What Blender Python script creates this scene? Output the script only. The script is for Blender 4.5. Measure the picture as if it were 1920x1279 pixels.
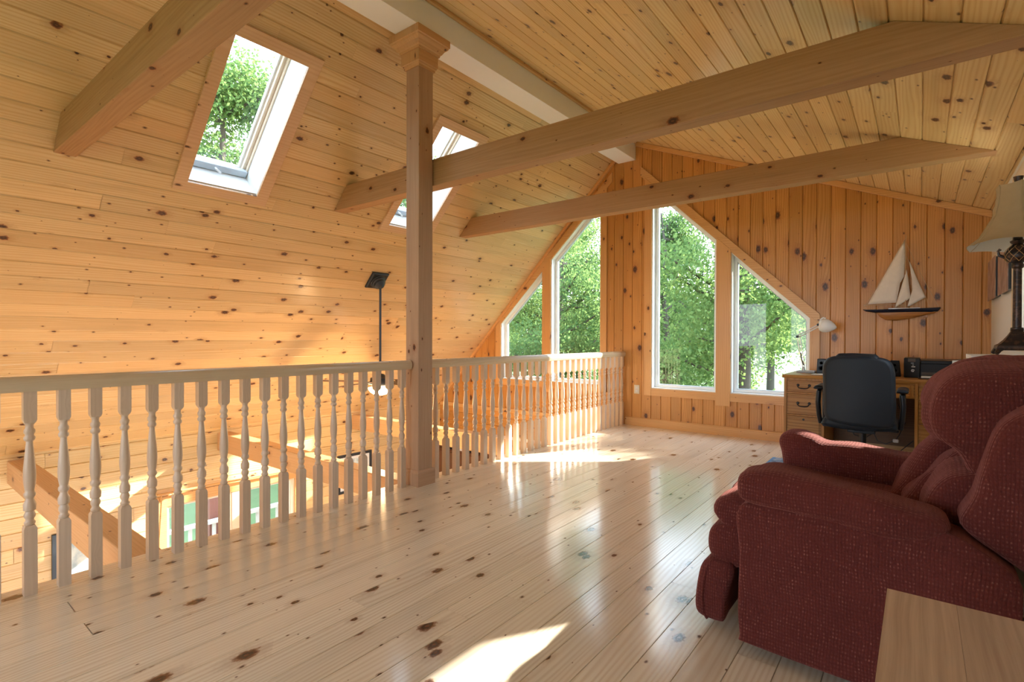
import bpy, math, random
from mathutils import Vector, Matrix
random.seed(7)
for o in list(bpy.data.objects): bpy.data.objects.remove(o)
sc = bpy.context.scene
COL = sc.collection
R = math.radians
# ------------------------------------------------------------------ camera
cd = bpy.data.cameras.new('camera'); cam = bpy.data.objects.new('camera', cd); COL.objects.link(cam)
sc.camera = cam
cd.sensor_width = 36.0; cd.lens = 36.0*976.13/1920.0; cd.clip_start = 0.03; cd.clip_end = 300
yaw, pitch, roll = 0.664624, -0.006866, 0.003233
_f = Vector((-math.sin(yaw)*math.cos(pitch), math.cos(yaw)*math.cos(pitch), math.sin(pitch)))
_r = Vector((math.cos(yaw), math.sin(yaw), 0)); _u = _r.cross(_f)
r2 = _r*math.cos(roll)+_u*math.sin(roll); u2 = -_r*math.sin(roll)+_u*math.cos(roll)
cam.matrix_world = Matrix(((r2.x, u2.x, -_f.x, 0), (r2.y, u2.y, -_f.y, 0), (r2.z, u2.z, -_f.z, 1.1), (0, 0, 0, 1)))
# ------------------------------------------------------------------ world, sun, exposure
sc.view_settings.view_transform = 'Standard'; sc.view_settings.look = 'None'
sc.view_settings.gamma = 1.0; sc.view_settings.use_curve_mapping = False
sc.view_settings.exposure = 1.70
sc.cycles.caustics_reflective = False; sc.cycles.caustics_refractive = False; sc.cycles.max_bounces = 10
w = bpy.data.worlds.new('sky'); sc.world = w; w.use_nodes = True
wn = w.node_tree; wn.nodes.clear()
_o = wn.nodes.new('ShaderNodeOutputWorld'); _b = wn.nodes.new('ShaderNodeBackground')
_tc = wn.nodes.new('ShaderNodeTexCoord'); _sx = wn.nodes.new('ShaderNodeSeparateXYZ'); _cr = wn.nodes.new('ShaderNodeValToRGB')
wn.links.new(_tc.outputs['Generated'], _sx.inputs[0]); wn.links.new(_sx.outputs['Z'], _cr.inputs[0])
_cr.color_ramp.elements[0].position = 0.0; _cr.color_ramp.elements[0].color = (0.86, 0.93, 1.0, 1)
_cr.color_ramp.elements[1].position = 0.6; _cr.color_ramp.elements[1].color = (0.66, 0.84, 1.08, 1)
wn.links.new(_cr.outputs[0], _b.inputs[0]); _b.inputs[1].default_value = 2.3
wn.links.new(_b.outputs[0], _o.inputs[0])
SUNV = Vector((0.58, 1.0, 0.64))           # towards the sun
sd = bpy.data.lights.new('sun', 'SUN'); sun = bpy.data.objects.new('sun', sd); COL.objects.link(sun)
sd.energy = 8.5; sd.angle = R(0.8); sd.color = (1.0, 0.93, 0.82)
sun.rotation_euler = SUNV.to_track_quat('Z', 'Y').to_euler(); sun.location = (6, 12, 8)

# ------------------------------------------------------------------ node helper
class G:
    def __init__(s, name):
        s.m = bpy.data.materials.new(name); s.m.use_nodes = True; s.t = s.m.node_tree; s.t.nodes.clear()
        s.out = s.t.nodes.new('ShaderNodeOutputMaterial')
    def n(s, typ, ins=None, **kw):
        nd = s.t.nodes.new('ShaderNode'+typ)
        for k, v in kw.items(): setattr(nd, k, v)
        for k, v in (ins or {}).items(): s.put(nd.inputs[k], v)
        return nd
    def put(s, sock, v):
        if isinstance(v, bpy.types.NodeSocket): s.t.links.new(v, sock)
        elif isinstance(v, (tuple, list)) and len(v) == 3 and sock.type == 'RGBA': sock.default_value = (*v, 1)
        else: sock.default_value = v
    def m_(s, op, a, b=0.0, c=0.0, clamp=False):
        nd = s.n('Math', {0: a, 1: b, 2: c}, operation=op); nd.use_clamp = clamp; return nd.outputs[0]
    def mix(s, f, a, b, bt='MIX'):
        nd = s.n('Mix', data_type='RGBA', blend_type=bt)
        s.put(nd.inputs[0], f); s.put(nd.inputs[6], a); s.put(nd.inputs[7], b); return nd.outputs[2]
    def rng(s, v, a, b, c=0.0, d=1.0, smooth=True):
        nd = s.n('MapRange', {0: v, 1: a, 2: b, 3: c, 4: d}); nd.interpolation_type = 'SMOOTHSTEP' if smooth else 'LINEAR'
        return nd.outputs[0]
    def xyz(s, x, y, z=0.0): return s.n('CombineXYZ', {0: x, 1: y, 2: z}).outputs[0]
    def bump(s, h, strength, dist=0.002, nrm=None):
        ins = {'Height': h, 'Strength': strength, 'Distance': dist}
        if nrm is not None: ins['Normal'] = nrm
        return s.n('Bump', ins).outputs[0]
    def bsdf(s, col, rough, **kw):
        nd = s.n('BsdfPrincipled', {'Base Color': col, 'Roughness': rough})
        for k, v in kw.items(): s.put(nd.inputs[k.replace('_', ' ')], v)
        s.t.links.new(nd.outputs[0], s.out.inputs[0]); return nd

def plain(name, col, rough=0.5, metal=0.0, bump=0.0, bscale=60.0, var=0.06, **kw):
    g = G(name)
    tc = g.n('TexCoord').outputs['Object']
    nz = g.n('TexNoise', {'Vector': tc, 'Scale': bscale, 'Detail': 3.0}).outputs[0]
    c = g.mix(g.m_('MULTIPLY', nz, 1.0), tuple(x*(1-var) for x in col), tuple(min(1, x*(1+var)) for x in col))
    if bump: kw['Normal'] = g.bump(nz, bump)
    g.bsdf(c, rough, Metallic=metal, **kw); return g.m

def wood(name, light, dark, knot=1.0, pin=1.0, fine=110.0, rings=26.0, ringmix=0.35, rough=0.35, coat=0.0,
         var=0.22, red=(0.30, 0.10, 0.035), kr=0.020, bumps=0.12, elong=0.62, spec=0.5, hue=None, kdens=0.45):
    g = G(name)
    uv = g.n('UVMap').outputs[0]; s = g.n('SeparateXYZ', {0: uv}); u, v = s.outputs[0], s.outputs[1]
    at = g.n('Attribute', attribute_name='rnd'); rs = g.n('SeparateColor', {0: at.outputs['Color']}); r1, r2_, r3 = rs.outputs
    # knots
    def knots(su, sv, rad, thr):
        vo = g.n('TexVoronoi', {'Vector': g.xyz(g.m_('MULTIPLY', u, su), g.m_('MULTIPLY', v, sv)), 'Scale': 1.0, 'Randomness': 1.0}, voronoi_dimensions='2D')
        ps = g.n('SeparateXYZ', {0: vo.outputs['Position']}); cs = g.n('SeparateColor', {0: vo.outputs['Color']})
        du = g.m_('MULTIPLY', g.m_('SUBTRACT', g.m_('MULTIPLY', u, su), ps.outputs[0]), elong/su)
        dv = g.m_('DIVIDE', g.m_('SUBTRACT', g.m_('MULTIPLY', v, sv), ps.outputs[1]), sv)
        d = g.m_('SQRT', g.m_('ADD', g.m_('MULTIPLY', du, du), g.m_('MULTIPLY', dv, dv)))
        rr = g.m_('MULTIPLY', g.rng(cs.outputs[0], thr, 1.0, 0.0, 1.0, False), rad)
        ang = g.n('TexNoise', {'Vector': g.xyz(g.m_('MULTIPLY', u, 55.0), g.m_('MULTIPLY', v, 90.0)), 'Scale': 1.0, 'Detail': 1.0}).outputs[0]
        d2 = g.m_('MULTIPLY', d, g.m_('ADD', 0.55, g.m_('MULTIPLY', ang, 0.9)))
        return d2, g.m_('MAXIMUM', rr, 0.00001)
    dA, rA = knots(3.1, 7.0, kr, kdens)
    dB, rB = knots(4.2, 11.0, 0.0066, 0.55)
    nk = g.n('TexNoise', {'Vector': g.xyz(g.m_('MULTIPLY', u, 1.1), g.m_('MULTIPLY', v, 9.0)), 'Scale': 1.0, 'Detail': 2.0}).outputs[0]
    qa = g.m_('DIVIDE', dA, rA)
    warp = g.m_('DIVIDE', 0.016, g.m_('ADD', 0.6, g.m_('MULTIPLY', qa, qa)))
    vw = g.m_('ADD', g.m_('ADD', v, g.m_('MULTIPLY', nk, 0.05)), warp)
    streak = g.n('TexNoise', {'Vector': g.xyz(g.m_('MULTIPLY', u, 2.2), g.m_('MULTIPLY', vw, fine)), 'Scale': 1.0, 'Detail': 4.0, 'Roughness': 0.6}).outputs[0]
    nl = g.n('TexNoise', {'Vector': g.xyz(g.m_('MULTIPLY', u, 0.4), g.m_('MULTIPLY', v, 4.0)), 'Scale': 1.0, 'Detail': 1.0}).outputs[0]
    ph = g.m_('MULTIPLY', g.m_('ADD', vw, g.m_('MULTIPLY', nl, 0.16)), rings*6.283*2)
    ring = g.m_('POWER', g.m_('ADD', 0.5, g.m_('MULTIPLY', g.m_('SINE', ph), 0.5)), 1.6)
    gr = g.m_('ADD', g.m_('MULTIPLY', streak, 1.0-ringmix), g.m_('MULTIPLY', ring, ringmix), clamp=True)
    gr = g.rng(gr, 0.22, 0.78)
    col = g.mix(gr, light, dark)
    tint = hue or tuple(a*b for a, b in zip(light, (0.98, 0.84, 0.68)))
    col = g.mix(g.m_('MULTIPLY', r1, 0.55), col, tint)
    # broad mineral/heartwood clouds
    cl = g.rng(g.n('TexNoise', {'Vector': g.xyz(g.m_('MULTIPLY', u, 0.9), g.m_('MULTIPLY', v, 12.0)), 'Scale': 1.0, 'Detail': 2.0}).outputs[0], 0.5, 0.8)
    col = g.mix(g.m_('MULTIPLY', cl, 0.35), col, tuple(x*0.72 for x in dark))
    hv = g.n('HueSaturation', {'Hue': 0.5, 'Saturation': 1.0, 'Value': g.m_('ADD', 1.0-var/2, g.m_('MULTIPLY', r2_, var)), 'Color': col}).outputs[0]
    col = hv
    if knot > 0:
        halo = g.m_('MULTIPLY', g.rng(qa, 3.4, 1.0), 0.45*knot)
        col = g.mix(halo, col, tuple(0.5*(a+b) for a, b in zip(dark, red)))
        col = g.mix(g.m_('MULTIPLY', g.rng(qa, 1.25, 0.9), 0.9*knot), col, red)
        kc = g.mix(g.rng(g.m_('SINE', g.m_('MULTIPLY', qa, 11.0)), -0.2, 0.9), (0.045, 0.02, 0.012), (0.13, 0.05, 0.022))
        col = g.mix(g.m_('MULTIPLY', g.rng(qa, 0.95, 0.72), 0.92*knot), col, kc)
    if pin > 0:
        qb = g.m_('DIVIDE', dB, rB)
        col = g.mix(g.m_('MULTIPLY', g.rng(qb, 1.9, 0.9), 0.6*pin), col, red)
        col = g.mix(g.m_('MULTIPLY', g.rng(qb, 1.0, 0.6), 0.85*pin), col, (0.06, 0.025, 0.012))
    kw = {}
    if coat: kw = dict(Coat_Weight=coat, Coat_Roughness=(0.12 if rough < 0.2 else 0.28))
    g.bsdf(col, g.m_('ADD', rough-0.03, g.m_('MULTIPLY', gr, 0.06)), Normal=g.bump(gr, bumps, 0.0015), Specular_IOR_Level=spec, **kw)
    return g.m

M = {}
M['pine'] = wood('pine_ceiling_boards', (0.80, 0.585, 0.325), (0.68, 0.43, 0.19), rough=0.30, coat=0.25, var=0.24)
M['pine_shed'] = wood('pine_shed_ceiling_boards', (0.82, 0.60, 0.30), (0.72, 0.465, 0.185), rough=0.32, coat=0.2, var=0.18)
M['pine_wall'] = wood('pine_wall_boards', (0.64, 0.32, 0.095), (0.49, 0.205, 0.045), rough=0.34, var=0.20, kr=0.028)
M['pine_trim'] = wood('pine_trim_boards', (0.74, 0.43, 0.18), (0.64, 0.335, 0.12), knot=0.9, rough=0.34, var=0.10, kdens=0.75)
M['casing'] = wood('skylight_casing_pine', (0.80, 0.55, 0.36), (0.72, 0.46, 0.28), knot=0.7, rough=0.38, var=0.06, kdens=0.8)
M['floor'] = wood('pine_floor_boards', (0.87, 0.77, 0.62), (0.73, 0.59, 0.43), rough=0.17, coat=0.35, var=0.12, ringmix=0.36, rings=26.0, kr=0.025,
                  red=(0.30, 0.15, 0.08), hue=(0.83, 0.69, 0.52), kdens=0.5, bumps=0.05)
M['beam'] = wood('rough_sawn_beam', (0.50, 0.30, 0.155), (0.39, 0.215, 0.10), rough=0.62, var=0.05, ringmix=0.12, kdens=0.7, kr=0.022, bumps=0.35, fine=70.0, spec=0.3)
M['post'] = wood('rough_sawn_post', (0.54, 0.37, 0.255), (0.42, 0.265, 0.17), rough=0.6, var=0.05, ringmix=0.12, kdens=0.7, kr=0.018, bumps=0.35, fine=70.0, spec=0.3)
M['tie'] = wood('tie_beam_wood', (0.68, 0.43, 0.23), (0.56, 0.32, 0.15), rough=0.36, var=0.05, ringmix=0.15, kdens=0.7, kr=0.022, bumps=0.25, spec=0.35)
M['maple'] = wood('pale_turned_maple', (0.73, 0.595, 0.475), (0.64, 0.505, 0.39), knot=0, pin=0, rough=0.33, var=0.12, ringmix=0.2, bumps=0.04, fine=140.0)
M['rail'] = wood('pale_handrail_wood', (0.72, 0.60, 0.43), (0.62, 0.49, 0.33), knot=0, pin=0.3, rough=0.28, var=0.04, ringmix=0.3, bumps=0.04)
M['oak'] = wood('oak_desk_wood', (0.42, 0.20, 0.05), (0.27, 0.115, 0.026), knot=0, pin=0, rough=0.40, spec=0.3, var=0.10, ringmix=0.35, rings=14.0, fine=160.0)
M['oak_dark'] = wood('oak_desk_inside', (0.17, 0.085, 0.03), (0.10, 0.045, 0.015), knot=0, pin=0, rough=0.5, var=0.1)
M['tabletop'] = wood('walnut_side_table', (0.60, 0.44, 0.32), (0.42, 0.28, 0.19), knot=0.8, pin=0, rough=0.42, var=0.34, ringmix=0.12, kdens=0.8, hue=(0.50, 0.38, 0.30), bumps=0.06)
M['porch'] = wood('porch_stained_wood', (0.30, 0.12, 0.10), (0.20, 0.07, 0.06), knot=0, pin=0.3, rough=0.6)
M['white'] = plain('white_paint', (0.84, 0.83, 0.80), 0.5, bump=0.02, bscale=20, var=0.01)
M['beamwhite'] = plain('white_beam_paint', (0.90, 0.89, 0.89), 0.6, bump=0.02, bscale=20, var=0.01)
M['vinyl'] = plain('white_window_vinyl', (0.86, 0.86, 0.84), 0.3, var=0.01)
M['shaft'] = plain('white_skylight_shaft', (0.88, 0.87, 0.85), 0.5, var=0.02, bscale=9)
M['sash'] = plain('skylight_sash_wood', (0.80, 0.66, 0.50), 0.4, var=0.05)
M['greyrail'] = plain('grey_operator_rail', (0.55, 0.60, 0.66), 0.35)
M['iron'] = plain('dark_bronze_metal', (0.05, 0.058, 0.07), 0.35, metal=0.6)
M['pull'] = plain('antique_drawer_pull', (0.03, 0.028, 0.028), 0.35, metal=0.7)
M['steel'] = plain('brushed_steel', (0.55, 0.56, 0.58), 0.3, metal=0.9)
M['blkplastic'] = plain('black_plastic', (0.010, 0.010, 0.012), 0.3, var=0.2, Specular_IOR_Level=0.25)
M['screen'] = plain('grey_display_glass', (0.10, 0.085, 0.08), 0.12)
M['leather'] = plain('black_blue_leather', (0.010, 0.014, 0.020), 0.5, bump=0.15, bscale=240, var=0.2, Specular_IOR_Level=0.3)
M['lampwhite'] = plain('white_enamel', (0.82, 0.82, 0.82), 0.3, var=0.01)
M['hull'] = plain('navy_hull_paint', (0.012, 0.016, 0.035), 0.2)
M['keelwood'] = wood('varnished_keel', (0.45, 0.20, 0.06), (0.34, 0.13, 0.035), knot=0, pin=0, rough=0.25)
M['sail'] = plain('cream_sail_cloth', (0.82, 0.73, 0.66), 0.8, bump=0.08, bscale=30, var=0.06)
M['string'] = plain('tan_rigging_cord', (0.62, 0.42, 0.24), 0.8)
M['paper'] = plain('white_paper', (0.82, 0.82, 0.83), 0.6, var=0.01)
M['cream_plate'] = plain('ivory_plate', (0.78, 0.70, 0.55), 0.4, var=0.02)
M['cord'] = plain('black_cord', (0.015, 0.013, 0.012), 0.5)
M['stonebase'] = plain('grey_lamp_base', (0.40, 0.43, 0.46), 0.4)
M['pinkring'] = plain('pink_ceramic', (0.75, 0.45, 0.38), 0.4)
M['shelfwood'] = plain('white_washed_shelf', (0.66, 0.57, 0.46), 0.5, var=0.05, bscale=8)
M['darkwood'] = wood('dark_cabinet_wood', (0.16, 0.07, 0.03), (0.10, 0.04, 0.016), knot=0, pin=0, rough=0.4)
M['grass'] = plain('grass_ground', (0.09, 0.15, 0.05), 0.9, var=0.3, bscale=2.0)
M['deck'] = plain('pale_porch_deck', (0.55, 0.52, 0.48), 0.7, var=0.1, bscale=5)
M['bark'] = plain('tree_bark', (0.07, 0.06, 0.05), 0.9, bump=0.6, bscale=30, var=0.4)

def glass(name, tint=(1, 1, 1)):
    g = G(name)
    bf = g.n('NewGeometry').outputs['Backfacing']
    fr = g.n('Fresnel', {'IOR': g.m_('SUBTRACT', 1.45, g.m_('MULTIPLY', bf, 1.45-1/1.45))}).outputs[0]
    tr = g.n('BsdfTransparent', {0: tint}); gl = g.n('BsdfGlossy', {0: (1, 1, 1), 'Roughness': 0.0})
    mx = g.n('MixShader'); g.put(mx.inputs[0], fr); g.put(mx.inputs[1], tr.outputs[0]); g.put(mx.inputs[2], gl.outputs[0])
    g.t.links.new(mx.outputs[0], g.out.inputs[0]); return g.m
M['glass'] = glass('window_glass', (0.94, 0.97, 0.96))

def emissive(name, col, e):
    g = G(name); nd = g.bsdf((0.9, 0.8, 0.7), 0.3); g.put(nd.inputs['Emission Color'], col); g.put(nd.inputs['Emission Strength'], e); return g.m
M['glow'] = emissive('lit_glass_bowl', (1.0, 0.62, 0.28), 9.0)

def leafmat(name, a, b):
    g = G(name)
    at = g.n('Attribute', attribute_name='rnd'); rs = g.n('SeparateColor', {0: at.outputs['Color']})
    c = g.mix(rs.outputs[0], a, b)
    df = g.n('BsdfDiffuse', {0: c}); tl = g.n('BsdfTranslucent', {0: g.mix(0.5, c, (0.32, 0.44, 0.12))})
    mx = g.n('MixShader'); g.put(mx.inputs[0], 0.5); g.put(mx.inputs[1], df.outputs[0]); g.put(mx.inputs[2], tl.outputs[0])
    g.t.links.new(mx.outputs[0], g.out.inputs[0]); return g.m
M['leaf'] = leafmat('maple_leaves', (0.06, 0.135, 0.05), (0.20, 0.30, 0.11))
M['leaf2'] = leafmat('dark_leaves', (0.045, 0.11, 0.05), (0.12, 0.22, 0.09))

def chenille():
    g = G('burgundy_chenille')
    tc = g.n('TexCoord').outputs['Object']; geo = g.n('NewGeometry').outputs['True Normal']
    ps = g.n('SeparateXYZ', {0: tc}); ns = g.n('SeparateXYZ', {0: geo})
    wob = g.n('TexNoise', {'Vector': tc, 'Scale': 7.0, 'Detail': 2.0})
    wb = g.m_('MULTIPLY', wob.outputs[0], 0.022)
    P = [g.m_('ADD', ps.outputs[i], wb) for i in range(3)]
    W = [g.m_('POWER', g.m_('ABSOLUTE', ns.outputs[i]), 4.0) for i in range(3)]
    def pat(a, b):
        sa = g.m_('ADD', 0.5, g.m_('MULTIPLY', g.m_('SINE', g.m_('MULTIPLY', a, 720.0)), 0.5))
        sb = g.m_('ADD', 0.5, g.m_('MULTIPLY', g.m_('SINE', g.m_('MULTIPLY', b, 520.0)), 0.5))
        return g.m_('MULTIPLY', g.m_('POWER', sa, 0.7), g.m_('ADD', 0.25, g.m_('MULTIPLY', sb, 0.75)))
    tot = g.m_('ADD', g.m_('ADD', W[0], W[1]), W[2])
    h = g.m_('ADD', g.m_('ADD', g.m_('MULTIPLY', W[0], pat(P[1], P[2])), g.m_('MULTIPLY', W[1], pat(P[0], P[2]))), g.m_('MULTIPLY', W[2], pat(P[1], P[0])))
    h = g.m_('DIVIDE', h, tot)
    nz = g.n('TexNoise', {'Vector': g.n('Mapping', {0: tc, 3: (1.0, 1.0, 0.35)}).outputs[0], 'Scale': 150.0, 'Detail': 3.0}).outputs[0]
    n3 = g.n('TexNoise', {'Vector': tc, 'Scale': 11.0, 'Detail': 2.0}).outputs[0]
    n2 = g.n('TexNoise', {'Vector': tc, 'Scale': 5.0, 'Detail': 3.0}).outputs[0]
    c = g.mix(n2, (0.078, 0.016, 0.014), (0.142, 0.032, 0.026))
    c = g.mix(g.m_('MULTIPLY', g.m_('MULTIPLY', g.rng(h, 0.35, 1.0), g.rng(nz, 0.45, 0.72)), g.rng(n3, 0.3, 0.7, 0.25, 1.0)), c, (0.30, 0.115, 0.09))
    c = g.mix(g.rng(h, 0.2, 0.0, 0.0, 0.4), c, (0.07, 0.010, 0.011))
    hh = g.m_('ADD', h, g.m_('MULTIPLY', nz, 0.4))
    g.bsdf(c, 0.92, Normal=g.bump(hh, 0.75, 0.003), Sheen_Weight=0.32, Sheen_Roughness=0.5, Sheen_Tint=(0.9, 0.35, 0.3, 1), Specular_IOR_Level=0.15)
    return g.m
M['chenille'] = chenille()

def rugmat():
    g = G('blue_woven_rug'); tc = g.n('TexCoord').outputs['Object']
    ps = g.n('SeparateXYZ', {0: tc})
    n1 = g.n('TexNoise', {'Vector': tc, 'Scale': 14.0, 'Detail': 4.0}).outputs[0]
    wv = g.m_('SINE', g.m_('MULTIPLY', ps.outputs[0], 400.0))
    c = g.mix(g.rng(n1, 0.35, 0.65), (0.10, 0.17, 0.30), (0.36, 0.42, 0.52))
    edge = g.rng(g.m_('ABSOLUTE', g.m_('SUBTRACT', g.m_('ABSOLUTE', ps.outputs[0]), 0.655)), 0.02, 0.028)
    c = g.mix(edge, (0.16, 0.30, 0.52), c)
    g.bsdf(c, 0.95, Normal=g.bump(g.m_('ADD', wv, n1), 0.3, 0.002)); return g.m
M['rug'] = rugmat()

def shademat():
    g = G('tan_silk_shade'); tc = g.n('TexCoord').outputs['Object']
    n1 = g.n('TexNoise', {'Vector': tc, 'Scale': 40.0, 'Detail': 4.0}).outputs[0]
    c = g.mix(n1, (0.56, 0.43, 0.25), (0.64, 0.50, 0.31))
    nd = g.n('BsdfPrincipled', {'Base Color': c, 'Roughness': 0.7}); tl = g.n('BsdfTranslucent', {0: c})
    mx = g.n('MixShader'); g.put(mx.inputs[0], 0.3); g.put(mx.inputs[1], nd.outputs[0]); g.put(mx.inputs[2], tl.outputs[0])
    g.t.links.new(mx.outputs[0], g.out.inputs[0]); return g.m
M['shade'] = shademat()
M['shadein'] = plain('white_shade_lining', (0.82, 0.80, 0.76), 0.7, var=0.02)

def bronze():
    g = G('mottled_bronze'); tc = g.n('TexCoord').outputs['Object']
    n1 = g.n('TexNoise', {'Vector': tc, 'Scale': 60.0, 'Detail': 4.0}).outputs[0]
    c = g.mix(g.rng(n1, 0.45, 0.7), (0.035, 0.026, 0.026), (0.13, 0.07, 0.05))
    g.bsdf(c, 0.38, Metallic=0.5, Normal=g.bump(n1, 0.4)); return g.m
M['bronze'] = bronze()
M['gold'] = plain('gold_lattice', (0.45, 0.27, 0.13), 0.4, metal=0.5)

def picmat(name, a, b, scale=9.0):
    g = G(name); tc = g.n('TexCoord').outputs['Object']
    n1 = g.n('TexNoise', {'Vector': tc, 'Scale': scale, 'Detail': 3.0}).outputs[0]
    g.bsdf(g.mix(g.rng(n1, 0.35, 0.65), a, b), 0.35); return g.m
M['photo'] = picmat('brown_photo_print', (0.26, 0.14, 0.10), (0.46, 0.32, 0.27))
M['bluepic'] = picmat('pale_blue_print', (0.38, 0.50, 0.58), (0.72, 0.80, 0.80), 14.0)

# ------------------------------------------------------------------ mesh helpers
def wpos(o):
    p = Vector((0, 0, 0))
    while o: p += Vector(o.location); o = o.parent
    return p
class MB:
    """collects polygons for ONE mesh object"""
    def __init__(s): s.v = []; s.f = []; s.uv = []; s.rnd = []; s.sm = False
    def poly(s, pts, uv=None, rnd=None):
        i = len(s.v); s.v += [tuple(p) for p in pts]; s.f.append(tuple(range(i, i+len(pts)))); s.uv.append(uv); s.rnd.append(rnd)
    def faces(s, verts, faces):
        i = len(s.v); s.v += [tuple(p) for p in verts]
        for f in faces: s.f.append(tuple(i+k for k in f)); s.uv.append(None); s.rnd.append(None)
        return s
    def box(s, x0, x1, y0, y1, z0, z1):
        v = [(x0, y0, z0), (x1, y0, z0), (x1, y1, z0), (x0, y1, z0), (x0, y0, z1), (x1, y0, z1), (x1, y1, z1), (x0, y1, z1)]
        return s.faces(v, [(0, 3, 2, 1), (4, 5, 6, 7), (0, 1, 5, 4), (1, 2, 6, 5), (2, 3, 7, 6), (3, 0, 4, 7)])
    def prism(s, pts, a, b, ax='y'):
        """2D outline extruded from a to b along an axis; outline in the two other axes (xz, yz or xy)"""
        def P(p, t): return {'y': (p[0], t, p[1]), 'x': (t, p[0], p[1]), 'z': (p[0], p[1], t)}[ax]
        n = len(pts); v = [P(p, a) for p in pts]+[P(p, b) for p in pts]
        return s.faces(v, [tuple(range(n)), tuple(range(2*n-1, n-1, -1))]+[(i, i+n, (i+1) % n+n, (i+1) % n) for i in range(n)])
    def lathe(s, prof, c=(0, 0, 0), n=24, cap=True, ax='z'):
        m = len(prof); v = []
        for z, r in prof:
            for k in range(n):
                a = 2*math.pi*k/n; x, y = r*math.cos(a), r*math.sin(a)
                q = {'z': (x, y, z), 'y': (x, z, y), 'x': (z, x, y)}[ax]
                v.append((c[0]+q[0], c[1]+q[1], c[2]+q[2]))
        f = [(i*n+k, i*n+(k+1) % n, (i+1)*n+(k+1) % n, (i+1)*n+k) for i in range(m-1) for k in range(n)]
        if cap: f += [tuple(range(n-1, -1, -1)), tuple((m-1)*n+k for k in range(n))]
        s.sm = True
        return s.faces(v, f)
    def tube(s, pts, rad, n=8, cap=True):
        pts = [Vector(p) for p in pts]; rads = rad if isinstance(rad, (list, tuple)) else [rad]*len(pts); v = []
        t0 = (pts[1]-pts[0]).normalized(); nn = t0.orthogonal().normalized()
        for i, p in enumerate(pts):
            t = ((pts[min(i+1, len(pts)-1)]-pts[max(i-1, 0)])).normalized()
            nn = (nn-t*nn.dot(t)).normalized(); b = t.cross(nn)
            for k in range(n):
                a = 2*math.pi*k/n; v.append(p+(nn*math.cos(a)+b*math.sin(a))*rads[i])
        f = [(i*n+k, i*n+(k+1) % n, (i+1)*n+(k+1) % n, (i+1)*n+k) for i in range(len(pts)-1) for k in range(n)]
        if cap: f += [tuple(range(n-1, -1, -1)), tuple((len(pts)-1)*n+k for k in range(n))]
        s.sm = True
        return s.faces(v, f)
    def build(s, name, mat, parent=None, grain=None, bevel=0.0, loc=None, smooth=None, seed=None):
        me = bpy.data.meshes.new(name)
        off = Vector(loc) if loc else Vector((0, 0, 0))
        me.from_pydata([tuple(Vector(p)-off) for p in s.v], [], s.f)
        rg = random.Random(seed if seed is not None else len(bpy.data.objects)*13+7)
        if not any(s.uv):                                    # weld and orient solids
            import bmesh
            bm = bmesh.new(); bm.from_mesh(me); bmesh.ops.remove_doubles(bm, verts=bm.verts, dist=1e-5)
            bmesh.ops.recalc_face_normals(bm, faces=bm.faces); bm.to_mesh(me); bm.free()
            uvs = [None]*len(me.polygons); rn = [None]*len(me.polygons)
        else: uvs, rn = s.uv, s.rnd
        if grain is None:
            ext = [max(p[i] for p in s.v)-min(p[i] for p in s.v) for i in range(3)]; grain = 'xyz'[ext.index(max(ext))]
        gi = 'xyz'.index(grain); o1, o2 = rg.uniform(0, 40), rg.uniform(0, 40); base = (rg.random(), rg.random(), rg.random(), 1)
        me.uv_layers.new(name='UVMap'); me.color_attributes.new('rnd', 'FLOAT_COLOR', 'CORNER')
        ul = me.uv_layers['UVMap']; ca = me.color_attributes['rnd']
        for pi, p in enumerate(me.polygons):
            u = uvs[pi] if pi < len(uvs) else None; rr = (rn[pi] if pi < len(rn) else None) or base
            n = p.normal; ax = max(range(3), key=lambda i: abs(n[i]))
            for k, li in enumerate(p.loop_indices):
                if u: ul.data[li].uv = u[k]
                else:
                    co = me.vertices[me.loops[li].vertex_index].co
                    oth = [i for i in range(3) if i != gi and i != ax]
                    if ax == gi: a, b = co[(gi+1) % 3]*0.5, co[(gi+2) % 3]
                    else: a, b = co[gi], co[oth[0]]
                    ul.data[li].uv = (a+o1, b+o2+ax*3.7)
                ca.data[li].color = rr
        sm = s.sm if smooth is None else smooth
        if sm:
            me.polygons.foreach_set('use_smooth', [True]*len(me.polygons))
            me.set_sharp_from_angle(angle=R(42))
        me.materials.append(M[mat] if isinstance(mat, str) else mat)
        ob = bpy.data.objects.new(name, me); COL.objects.link(ob)
        if parent: ob.parent = parent; ob.location = off-wpos(parent)
        else: ob.location = off
        if bevel:
            md = ob.modifiers.new('edge', 'BEVEL'); md.width = bevel; md.segments = 2; md.limit_method = 'ANGLE'; md.angle_limit = R(40)
        return ob

def tag(o, label=None, cat=None, group=None, kind=None):
    if label: o['label'] = label
    if cat: o['category'] = cat
    if group: o['group'] = group
    if kind: o['kind'] = kind
    return o
def thing(name, label, cat, loc, group=None):
    o = bpy.data.objects.new(name, None); COL.objects.link(o); o.location = loc; o.empty_display_size = 0.1
    return tag(o, label, cat, group)
def struct(o, label=None, cat=None): return tag(o, label, cat, kind='structure')

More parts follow.
